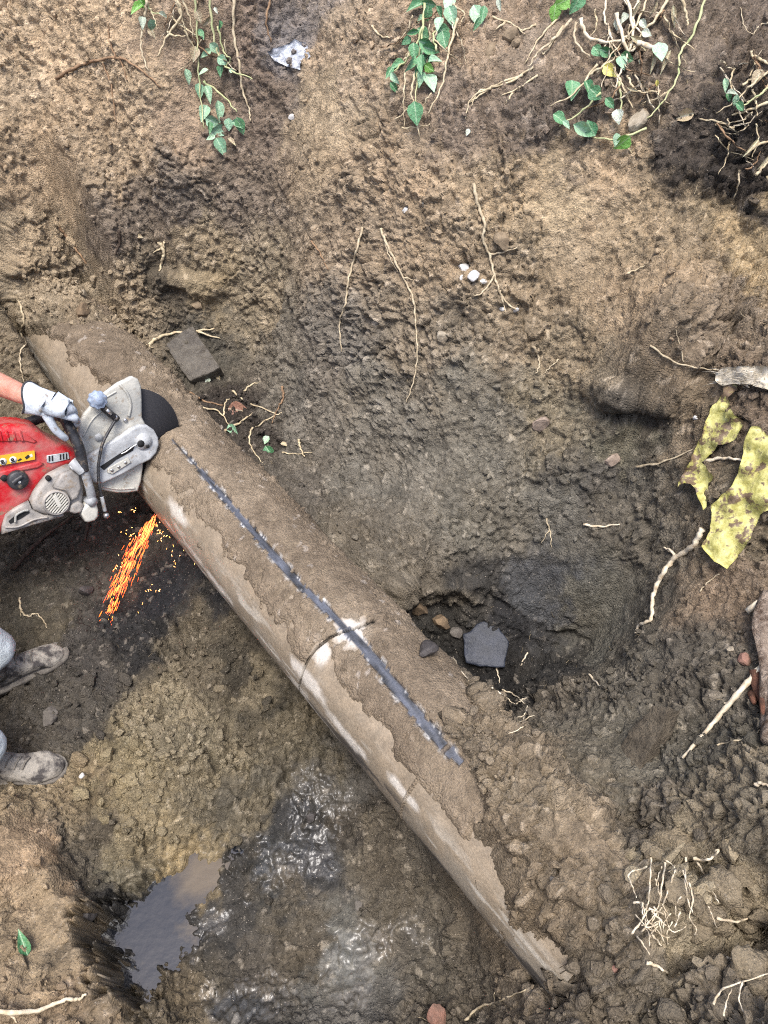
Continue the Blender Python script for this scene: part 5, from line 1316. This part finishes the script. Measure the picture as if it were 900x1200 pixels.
ext("pictogram", [(34,533.5),(37.5,531.8),(38.5,534.8),(35.5,536)], .092, .0945, m_wht, 0, parent=lab)
ext("side_vent", [(55,534),(80,530),(82,538),(60,543),(55,542)], .083, .090, m_arm, .002, 1, parent=body)
for x0 in (57, 60.5, 70, 73.5, 77): ext("vent_slot", [(x0, 534.5 - (x0 - 57) * .15), (x0 + 1.7, 534.2 - (x0 - 57) * .15), (x0 + 1.9, 540.5 - (x0 - 57) * .15), (x0 + .2, 541 - (x0 - 57) * .15)], .088, .0915, m_slot, 0, parent=body)
kc_ = sp(20.5, 562, .09)
kn = disc("filler_cap", kc_, .036, .07, .112, m_blk, 20, rings=[(.001, .110), (.012, .111), (.030, .110), (.034, .106), (.036, .098), (.036, .07)])
rod("cap_grip", [(15,566,.111),(20,562,.113),(26,558,.111)], 5, m_blk, kn)
disc("cap_speck", sp(23, 565, .112), .005, .110, .1135, m_wht, 8, parent=kn)
disc("side_button", sp(5, 560, .09), .012, .08, .094, m_slot, 14, parent=body)

ENG = [(68,552),(80,546),(92,550),(98,560),(99,575),(98,588),(95,600),(88,604),(82,602),(76,602),(64,606),(50,603),(40,599),(36,588),(40,578),(48,567),(56,558)]
eng = ext("engine_block", ENG, -.07, .112, m_eng, .022, 5)
ext("engine_housing", [(72,556),(84,551),(93,557),(96,572),(92,584),(84,588),(78,576),(62,572)], .105, .130, m_eng, .012, 4, parent=eng)
gc = sp(66, 589, .12)
grl = disc("starter_grille", gc, .046, .10, .128, m_eng, 36, rings=[(.001, .122), (.038, .122), (.041, .130), (.046, .128), (.048, .10)], parent=eng)
bars = []
for k in range(-4, 5):
    h_ = math.sqrt(max(0, .038 ** 2 - (k * .0085) ** 2)); a = math.radians(24); ca_, sa_ = math.cos(a), math.sin(a)
    def T2(u, v, z): return (gc.x + u * ca_ - v * sa_, gc.y + u * sa_ + v * ca_, z)
    v0, v1 = k * .0085 - .0021, k * .0085 + .0021; b0 = len(bars) * 8
    bars.append(([T2(-h_, v0, .12), T2(h_, v0, .12), T2(h_, v1, .12), T2(-h_, v1, .12), T2(-h_, v0, .131), T2(h_, v0, .131), T2(h_, v1, .131), T2(-h_, v1, .131)], [(4, 5, 6, 7), (0, 1, 5, 4), (1, 2, 6, 5), (2, 3, 7, 6), (3, 0, 4, 7)]))
V, Fc = join(bars); mesh_obj("grille_bars", V, Fc, m_grd, grl, smooth=False)
disc("grille_back", gc, .037, .1215, .1225, m_slot, 30, parent=grl)
ext("grille_bridge", [(62,583),(66,580),(72,592),(69,595)], .121, .1318, m_grd, 0, parent=grl)
disc("housing_clip", sp(58, 562, .13), .010, .105, .118, m_slot, 10, parent=eng)
MUF = [(3,617),(7,604),(18,596),(34,588),(38,597),(52,604),(76,602),(75,606),(58,611),(40,616),(20,622),(2,627)]
muf = ext("exhaust_shield", MUF, .02, .100, m_eng, .010, 4)
ext("shield_opening", [(10,611),(19,603),(32,597),(35,601),(24,608),(12,614)], .097, .102, m_slot, 0, parent=muf)
rod("shield_loop", [(18,612,.104),(19,604,.106),(27,599,.106),(33,598,.104)], 2.6, m_grd, muf, 8)
rod("shield_seam", [(6,618,.102),(22,617,.104),(40,609,.104),(56,606,.102)], 2.2, m_eng, muf, 8)
disc("shield_screw", sp(41, 609, .10), .006, .097, .105, m_met, 8, parent=muf)
# front handle: rubber grip, dusty lower tube and foot
HX = [(-2,520,-.10),(30,497,-.10),(60,487,-.04),(74,490,.06),(80,499,.115),(87,512,.125),(93,526,.13),(96,540,.13),(98,552,.13)]
hdl = rod("front_handle", HX, 11.5, m_blk, n=70, seg=14)
rod("grip_collar", [(84,541,.118),(90,546,.128),(97,552,.13)], 12, m_arm, hdl, 12)
for k in range(4): rod("collar_rib", [(82 + k * 2.6, 546 - k * .2, .132), (86 + k * 2.6, 551 - k * .2, .136)], 2, m_arm, hdl, 6)
rod("handle_tube", [(98,548,.13),(102,562,.125),(106,576,.12),(108,588,.11)], 9.5, m_arm, hdl, 12)
rod("tube_ring", [(104,583,.115),(109,590,.112)], 13, m_arm, hdl, 12, n=4)
ext("front_foot", [(94,599),(99,594),(104,588),(113,588),(116,598),(116,606),(112,611),(104,613),(100,612)], .04, .125, m_grd, .012, 4)
ext("foot_boss", [(83,593),(92,588),(99,592),(97,601),(88,603),(82,600)], .06, .128, m_eng, .012, 4)
# water hose and adjusting knob
hs = rod("water_hose", [(137,490,.06),(130,501,.07),(121,518,.085),(117,534,.09),(115,552,.09),(117,572,.095),(121,589,.095),(123,600,.095)], 3.6, m_blk, n=50, seg=8)
rod("hose_sleeve", [(119,582,.096),(121,590,.096),(123,599,.096)], 4.6, m_arm, hs, 8)
fc = sp(124.5, 604, .095)
disc("hose_fitting", fc, .011, .082, .106, m_met, 14, rings=[(.001, .107), (.008, .106), (.0115, .100), (.0115, .09), (.001, .086)], parent=hs)
kq = sp(115, 469, .09)
kb = disc("adjusting_knob", kq, .034, .06, .105, m_blu, 40, rings=[(.001, .104), (.016, .105), (.018, .098), (.028, .099), (.032, .094), (.033, .075), (.028, .06)])
me = kb.data
for v in me.vertices:                                        # fluted rim
    dx, dy = v.co.x - kq.x, v.co.y - kq.y; rr_ = math.hypot(dx, dy)
    if rr_ > .026:
        f = 1 + .07 * math.cos(9 * math.atan2(dy, dx)); v.co.x = kq.x + dx * f; v.co.y = kq.y + dy * f
lv = rod("knob_lever", [(121,478,.075),(129,485,.07),(137,491,.055)], 8, m_blk, kb, 10)
rod("lever_pin", [(125,480,.088),(130,485,.082)], 4, m_met, lv, 8); disc("lever_screw", sp(135, 489, .065), .009, .05, .074, m_met, 12, parent=lv)
# rear handle, outside the photograph
rod("rear_handle", [(-90,560,.0),(-120,556,.0),(-150,575,.0),(-150,610,.0),(-125,628,.0),(-90,625,.0)], 15, m_blk, n=40, seg=12)

# ------------------------------------------------------------------ sparks
m_spk, nt, b = new_mat("glowing_spark")
at_ = N(nt, "ShaderNodeVertexColor", layer_name="col"); nt.links.new(at_.outputs["Color"], b.inputs["Emission Color"]); nt.links.new(at_.outputs["Color"], b.inputs["Base Color"]); b.inputs["Emission Strength"].default_value = 1.0
VV, FF, CC = [], [], []
fl = lambda px, py, d: CAM + ray(px, py) * d
_s0 = pipe_hit(172, 612); p0 = pipe_pt(_s0[0], math.radians(-100), PR + .012)
d0_ = (p0 - CAM).dot(FWD); g1 = surf(126, 735)[0]; d1_ = (g1 - CAM).dot(FWD)
rs = np.random.default_rng(3)
def spark(px, py, t, dx, dy, ln, w, hot):
    dd_ = d0_ + (d1_ - d0_) * t - .03 * (1 - t)
    a = fl(px, py, dd_); c = fl(px + dx * ln, py + dy * ln, dd_ + .01)
    V, Fc = tube([a, (a + c) / 2, c], [.0005, w, .0004], 4); b0 = len(VV)
    VV.extend(V); FF.extend(tuple(i + b0 for i in f) for f in Fc); CC.extend([hot] * len(V))
for k in range(430):
    t = rs.beta(1.1, 1.5); cx_ = 181 - 55 * t - 6 * math.sin(t * 3); cy_ = 606 + 126 * t
    sprd = (4 + 9 * math.sin(min(1, t * 1.25) * 2.6)) * rs.normal() * .45
    ux, uy = -.38 + sprd * .01, .92
    h = rs.random(); core = math.exp(-(sprd / 6) ** 2) * (1 - .5 * t)
    col_ = (1.0 * (.7 + 1.3 * h), (.10 + .26 * core * h * h + .05 * h) * (.7 + 1.3 * h), .03 + .08 * core * h)
    spark(cx_ + sprd, cy_ + rs.normal() * 3, t, ux, uy, rs.uniform(3, 12) * (1.1 - .5 * t), rs.uniform(.0004, .0011), col_)
for px, py, n_, sg in ((190,625,16,9),(205,650,9,12),(155,625,10,8),(185,690,5,4),(140,600,3,2),(156,596,4,2),(100,770,7,14),(120,745,8,8),(230,655,3,5),(170,755,1,1),(165,700,4,14),(140,660,6,8)):
    for k in range(n_):
        h = rs.random(); a = rs.uniform(-1, 1.2)
        spark(px + rs.normal() * sg * .7, py + rs.normal() * sg * .7, min(1, max(0, (py - 605) / 130)), math.sin(a) * -.7, math.cos(a) * .6, rs.uniform(2, 5), rs.uniform(.0007, .0016), (1.3 + h, .55 + .5 * h, .12 + .25 * h))
spk = mesh_obj("sparks", VV, FF, m_spk, cols=np.array(CC, np.float32)); tag(spk, "spray of orange sparks flying down from the saw cut beside the pipe", "sparks", kind='stuff')
# ------------------------------------------------------------------ the worker at the left edge
def skin_mesh(name, chains, mat, parent=None, sub=2, root=0, shrink=1.0):
    """one continuous surface grown over a skeleton; chains = lists of (Vector, radius); shared points are merged"""
    vs, rs_, es, key = [], [], [], {}
    for ch in chains:
        prev = None
        for p, r in ch:
            k = tuple(round(c, 4) for c in p)
            if k not in key: key[k] = len(vs); vs.append(Vector(p)); rs_.append(r)
            i = key[k]
            if prev is not None and prev != i: es.append((prev, i))
            prev = i
    me = bpy.data.meshes.new(name); me.from_pydata(vs, es, []); o = bpy.data.objects.new(name, me); COL.objects.link(o)
    o.modifiers.new("skin", 'SKIN'); me.skin_vertices.new() if not me.skin_vertices else None
    for i, v in enumerate(me.skin_vertices[0].data):
        r = rs_[i]; v.radius = r if isinstance(r, tuple) else (r, r); v.use_root = (i == root)
    o.modifiers["skin"].use_smooth_shade = True
    s = o.modifiers.new("sub", 'SUBSURF'); s.levels = sub; s.render_levels = sub
    dg = bpy.context.evaluated_depsgraph_get(); m2 = bpy.data.meshes.new_from_object(o.evaluated_get(dg))
    bpy.data.objects.remove(o); bpy.data.meshes.remove(me)
    m2.name = name
    for p in m2.polygons: p.use_smooth = True
    m2.materials.clear(); m2.materials.append(mat)
    o2 = bpy.data.objects.new(name, m2); COL.objects.link(o2)
    if parent: o2.parent = parent
    return o2
m_skin = simple_mat("skin", (196, 146, 126), (176, 118, 100), 30, .5, bump=.0012, bscale=220, sub=.15)
m_glove = dusty("work_glove", (192, 198, 204), (150, 158, 166), .85, 26)
m_gcuff = simple_mat("glove_cuff", (40, 40, 44), (60, 60, 62), 40, .8)
m_trou = simple_mat("work_trousers", (196, 204, 206), (150, 156, 158), 12, .9, bump=.010, bscale=26, lo=.4, hi=.7)
m_shirt = simple_mat("work_shirt", (70, 80, 96), (56, 64, 78), 12, .9, bump=.008, bscale=24)
m_hair = simple_mat("dark_hair", (50, 40, 32), (36, 28, 22), 90, .6, bump=.004)
m_boot = simple_mat("muddy_boot", (138, 132, 122), (58, 54, 52), 22, .8, bump=.008, bscale=45, lo=.46, hi=.60, detail=7)
m_sole = simple_mat("boot_sole", (122, 116, 106), (80, 74, 68), 20, .8, bump=.004)

zb1 = max(surf(66, 762)[0].z, surf(10, 785)[0].z) + .065; zb2 = max(surf(64, 895)[0].z, surf(10, 900)[0].z) + .065
t1 = at_z(72, 752, zb1); h1 = at_z(-22, 800, zb1); t2 = at_z(70, 893, zb2); h2 = at_z(-30, 899, zb2)
h1 = t1 + (h1 - t1).normalized() * .30; h2 = t2 + (h2 - t2).normalized() * .30
an1 = h1 + (t1 - h1) * .30 + Vector((0, 0, .10)); an2 = h2 + (t2 - h2) * .30 + Vector((0, 0, .10))
pel = Vector((-2.12, 1.30, .92))
person = empty("person", Vector((pel.x, pel.y, .05)), "person in pale trousers and muddy boots reaching a white gloved hand to the saw", "person")
hipL, hipR = pel + Vector((.02, .11, -.05)), pel + Vector((-.02, -.11, -.05))
kn1 = an1 + Vector((-.08, .03, .42)); kn2 = an2 + Vector((-.10, .04, .42))
chest = Vector((-1.99, 1.46, 1.24)); neck = Vector((-1.90, 1.52, 1.42)); head = Vector((-1.84, 1.56, 1.53))
shL, shR = chest + Vector((.06, .20, .10)), chest + Vector((.06, -.19, .08))
wrL = sw(40, 468, .11); elL = at_d(-62, 424, 2.86)
handL = sw(60, 479, .135)
wrR = sw(-150, 572, .03); elR = Vector((-1.98, 1.35, .96)); handR = sw(-150, 592, .0)
O_ = person.location
R_ = lambda *ch: [[(Vector(p) - O_, r) for p, r in c] for c in ch]
mid = lambda a, c, t=.5: a + (c - a) * t
fore = mid(elL, wrL, .35)
body_ = skin_mesh("body", R_(
    [(pel, .13), (mid(pel, chest, .4), .125), (chest, .145), (mid(chest, neck, .75), .07), (neck, .056), (head, .085), (head + Vector((.05, .02, .10)), .085)],
    [(pel, .13), (hipL, .095), (mid(hipL, kn1, .5), .075), (kn1, .055), (mid(kn1, an1, .4), .052), (an1, .034)],
    [(pel, .13), (hipR, .095), (mid(hipR, kn2, .5), .075), (kn2, .055), (mid(kn2, an2, .4), .052), (an2, .034)],
    [(chest, .145), (shL, .07), (mid(shL, elL), .052), (elL, .045), (fore, .049), (mid(elL, wrL, .7), .042), (wrL, .032), (handL, .026)],
    [(chest, .145), (shR, .07), (mid(shR, elR), .052), (elR, .045), (mid(elR, wrR), .042), (wrR, .031), (handR, .026)]), m_skin, person)
# face: nose, brow and ears pushed out of the head
hd = head - O_ + Vector((.05, .02, .05))
for nm, off_, r in (("ear", Vector((-.02, .085, .0)), .022), ("ear", Vector((-.02, -.085, .0)), .022), ("nose", Vector((.105, .0, -.02)), .018)):
    V, Fc = rock(3, 2, .9); mesh_obj(nm, (V * r + np.array(hd + off_)).astype(np.float32), Fc, m_skin, person)
V, Fc = rock(5, 3, 1.0); V = V * np.array([.118, .105, .10]) ; V[:, 2] = np.where(V[:, 2] < -.01, -.01, V[:, 2]); mesh_obj("hair", (V + np.array(hd + Vector((-.02, 0, .045)))).astype(np.float32), Fc, m_hair, person)
c1_, c2_ = an1 + Vector((.035, 0, -.02)), an2 + Vector((.035, 0, -.02))
skin_mesh("trousers", R_([(pel + Vector((.02, .02, .10)), .15), (pel, .155), (hipL, .115), (mid(hipL, kn1, .5), .098), (kn1, .085), (mid(kn1, an1, .5), .080), (mid(kn1, an1, .85), .082), (c1_, .094)],
    [(pel, .155), (hipR, .115), (mid(hipR, kn2, .5), .098), (kn2, .085), (mid(kn2, an2, .5), .080), (mid(kn2, an2, .85), .082), (c2_, .092)]), m_trou, person)
skin_mesh("shirt", R_([(pel + Vector((.01, .01, .0)), .168), (mid(pel, chest, .4), .165), (chest, .185), (mid(chest, neck, .6), .095)],
    [(chest, .185), (shL, .098), (mid(shL, elL, .45), .078), (mid(shL, elL, .7), .066)], [(chest, .185), (shR, .098), (mid(shR, elR, .45), .078), (mid(shR, elR, .7), .066)]), m_shirt, person)

# gloved left hand closed round the front handle
HP_ = [SB @ p + SAW_O for p in spline([sp(*p) for p in HX], 140)]
def hpt(px, py):                                            # handle point nearest to a photo pixel
    d = ray(px, py).normalized(); return min(HP_, key=lambda p: ((p - CAM) - d * (p - CAM).dot(d)).length + (0 if (p - CAM).dot(FWD) < (SAW_O - CAM).dot(FWD) else .1))
g0 = hpt(78, 497); gi = HP_.index(g0)
hax = (HP_[min(gi + 3, 139)] - HP_[gi - 3]).normalized()     # along the handle, downwards
tocam = (CAM - g0).normalized()
hside = hax.cross(tocam).normalized()
if hside.x < 0: hside = -hside                              # away from the forearm
pc = sw(64, 476, .155); kb_ = pc + (pc - wrL).normalized() * .035
palm = [[(wrL, (.040, .034)), (mid(wrL, pc, .55), (.046, .030)), (pc, (.050, .028)), (kb_, (.040, .024))]]
k0 = [(74, 466, .150), (81, 471, .160), (86, 480, .165), (88, 490, .165)]
fing = []
for i, (a, c, o_) in enumerate(k0):
    K = sw(a, c, o_); ctr = hpt(a - 1 + i * .4, c + 8); ax = hax
    Ln = [.9, 1.05, 1.0, .85][i]
    r_f = .0112
    A1 = ctr + hside * .030 + tocam * .004 - hax * (.002 * i); A2 = ctr + hside * .016 - tocam * .028; A3 = ctr - hside * .012 - tocam * .030
    fing.append([(pc + (K - pc) * .25, .020), (K, .0145), (mid(K, A1, .6) + hside * .004, .0128), (A1, .0122), (A2, .0112), (A3, .0100)])
tb = sw(57, 491, .150)
thumb = [(mid(wrL, pc, .6), .024), (tb, .0165), (sw(65, 504, .150), .0150), (sw(73, 511, .145), .0138), (sw(79, 515, .135), .0118)]
glv = None
ch = [[(p - O_, r) for p, r in c] for c in palm + [[(pc, (.050, .028))] + f[1:] for f in fing] + [[(mid(wrL, pc, .55), (.046, .030))] + thumb[1:]]]
glv = skin_mesh("glove", ch, m_glove, person, sub=2, root=2)
# flared cuff
d_ = (pc - wrL).normalized(); side_ = d_.cross((CAM - wrL).normalized()).normalized(); upn = side_.cross(d_)
V, Fc = [], []; M_ = 28
for j, (t, rx, ry) in enumerate(((.066, .044, .026), (.016, .048, .036), (-.022, .056, .043), (-.024, .0535, .0405), (.006, .043, .033))):
    for k in range(M_):
        a = 2 * math.pi * k / M_; w_ = 1 + .05 * math.sin(3 * a + j) + .03 * math.sin(5 * a)
        V.append(wrL + d_ * (t + .012 * math.sin(a * 2) * (j > 0)) + (side_ * math.cos(a) * rx + upn * math.sin(a) * ry) * w_ - O_)
for j in range(4):
    for k in range(M_): Fc.append((j * M_ + k, j * M_ + (k + 1) % M_, j * M_ + M_ + (k + 1) % M_, j * M_ + M_ + k))
mesh_obj("cuff", V, Fc, m_glove, glv)
trim = [wrL + d_ * (-.023 + .012 * math.sin(a * 2)) + (side_ * math.cos(a) * .0565 + upn * math.sin(a) * .0435) * (1 + .05 * math.sin(3 * a + 2) + .03 * math.sin(5 * a)) - O_ for a in [2 * math.pi * k / 40 for k in range(41)]]
mesh_obj("cuff_trim", *tube(trim, .0032, 6), m_gcuff, glv)
# right glove (outside the photograph)
rf = [[(wrR - O_, .036), (mid(wrR, handR, .6) - O_, (.045, .028)), (handR - O_, (.042, .024))]] + [[(handR - O_, (.042, .024)), (handR - O_ + SN * .03 + SX * (.012 * i - .02), .013), (handR - O_ + SN * .02 - SZ * .03 + SX * (.012 * i - .02), .011), (handR - O_ - SN * .015 - SZ * .035 + SX * (.012 * i - .02), .010)] for i in range(4)]
skin_mesh("glove", rf, m_glove, person, sub=2, root=1)

# boots
def boot(toe, heel, ank):
    ax = (toe - heel); ax.z = 0; ax.normalize(); lf = Vector((-ax.y, ax.x, 0)); base = heel.z - .080
    L_ = .30; h0 = Vector((heel.x, heel.y, base))
    secs = [(0.0, .022, .10), (.012, .034, .135), (.05, .041, .150), (.09, .043, .150), (.125, .043, .125), (.16, .045, .100), (.20, .050, .082), (.235, .051, .074), (.265, .045, .066), (.287, .032, .056), (.30, .012, .040)]
    V, Fc = [], []; K = 20
    for x, w, h in secs:
        for k in range(K):
            a = 2 * math.pi * k / K; cx_ = math.cos(a); sz_ = math.sin(a)
            y = w * math.copysign(abs(cx_) ** .75, cx_); z = .020 + (h - .020) * (.5 + .5 * math.copysign(abs(sz_) ** .8, sz_))
            if sz_ > 0: y *= 1 - .28 * sz_ * (1 if x > .1 else .5)
            V.append(h0 + ax * x + lf * y + Vector((0, 0, z)))
    for i in range(len(secs) - 1):
        for k in range(K): Fc.append((i * K + k, i * K + (k + 1) % K, i * K + K + (k + 1) % K, i * K + K + k))
    Fc.append(tuple(range(K))); Fc.append(tuple(range((len(secs) - 1) * K, len(secs) * K)))
    Vn = np.array([v[:] for v in V], np.float32); Vn += (0.010 * fbm(Vn, .05, 31, 3))[:, None]
    o = mesh_obj("boot", [Vector(v) - O_ for v in Vn], Fc, m_boot, person)
    s = o.modifiers.new("sub", 'SUBSURF'); s.levels = 2; s.render_levels = 2
    out = []
    for x, w, h in secs: out.append((x, w + .004))
    ring = [(x, w) for x, w in out] + [(x, -w) for x, w in reversed(out)]
    V = [h0 + ax * (x + (.006 if x > .2 else -.004 if x < .02 else 0)) + lf * y - O_ for x, y in ring]; n = len(V)
    V = V + [v + Vector((0, 0, .030)) for v in V]
    Fc = [tuple(reversed(range(n))), tuple(range(n, 2 * n))] + [(i, (i + 1) % n, n + (i + 1) % n, n + i) for i in range(n)]
    mesh_obj("sole", V, Fc, m_sole, o)
    # shaft
    P = [h0 + ax * .06 + Vector((0, 0, .09)), h0 + ax * .055 + Vector((0, 0, .15)), h0 + ax * .045 + Vector((0, 0, .22))]
    V, Fc = tube([p - O_ for p in P], [.050, .052, .056], 18); mesh_obj("shaft", V, Fc, m_boot, o)
    for i in range(4):
        x = .115 + i * .024; hh = float(np.interp(x, [q[0] for q in secs], [q[2] for q in secs]))
        pts = [h0 + ax * (x - .008) - lf * .022 + Vector((0, 0, hh - .004)), h0 + ax * x + Vector((0, 0, hh + .005)), h0 + ax * (x + .008) + lf * .022 + Vector((0, 0, hh - .004))]
        mesh_obj("lace", *tube([p - O_ for p in spline(pts, 8)], .0028, 6), m_sole, o)
boot(t1, h1, an1); boot(t2, h2, an2)
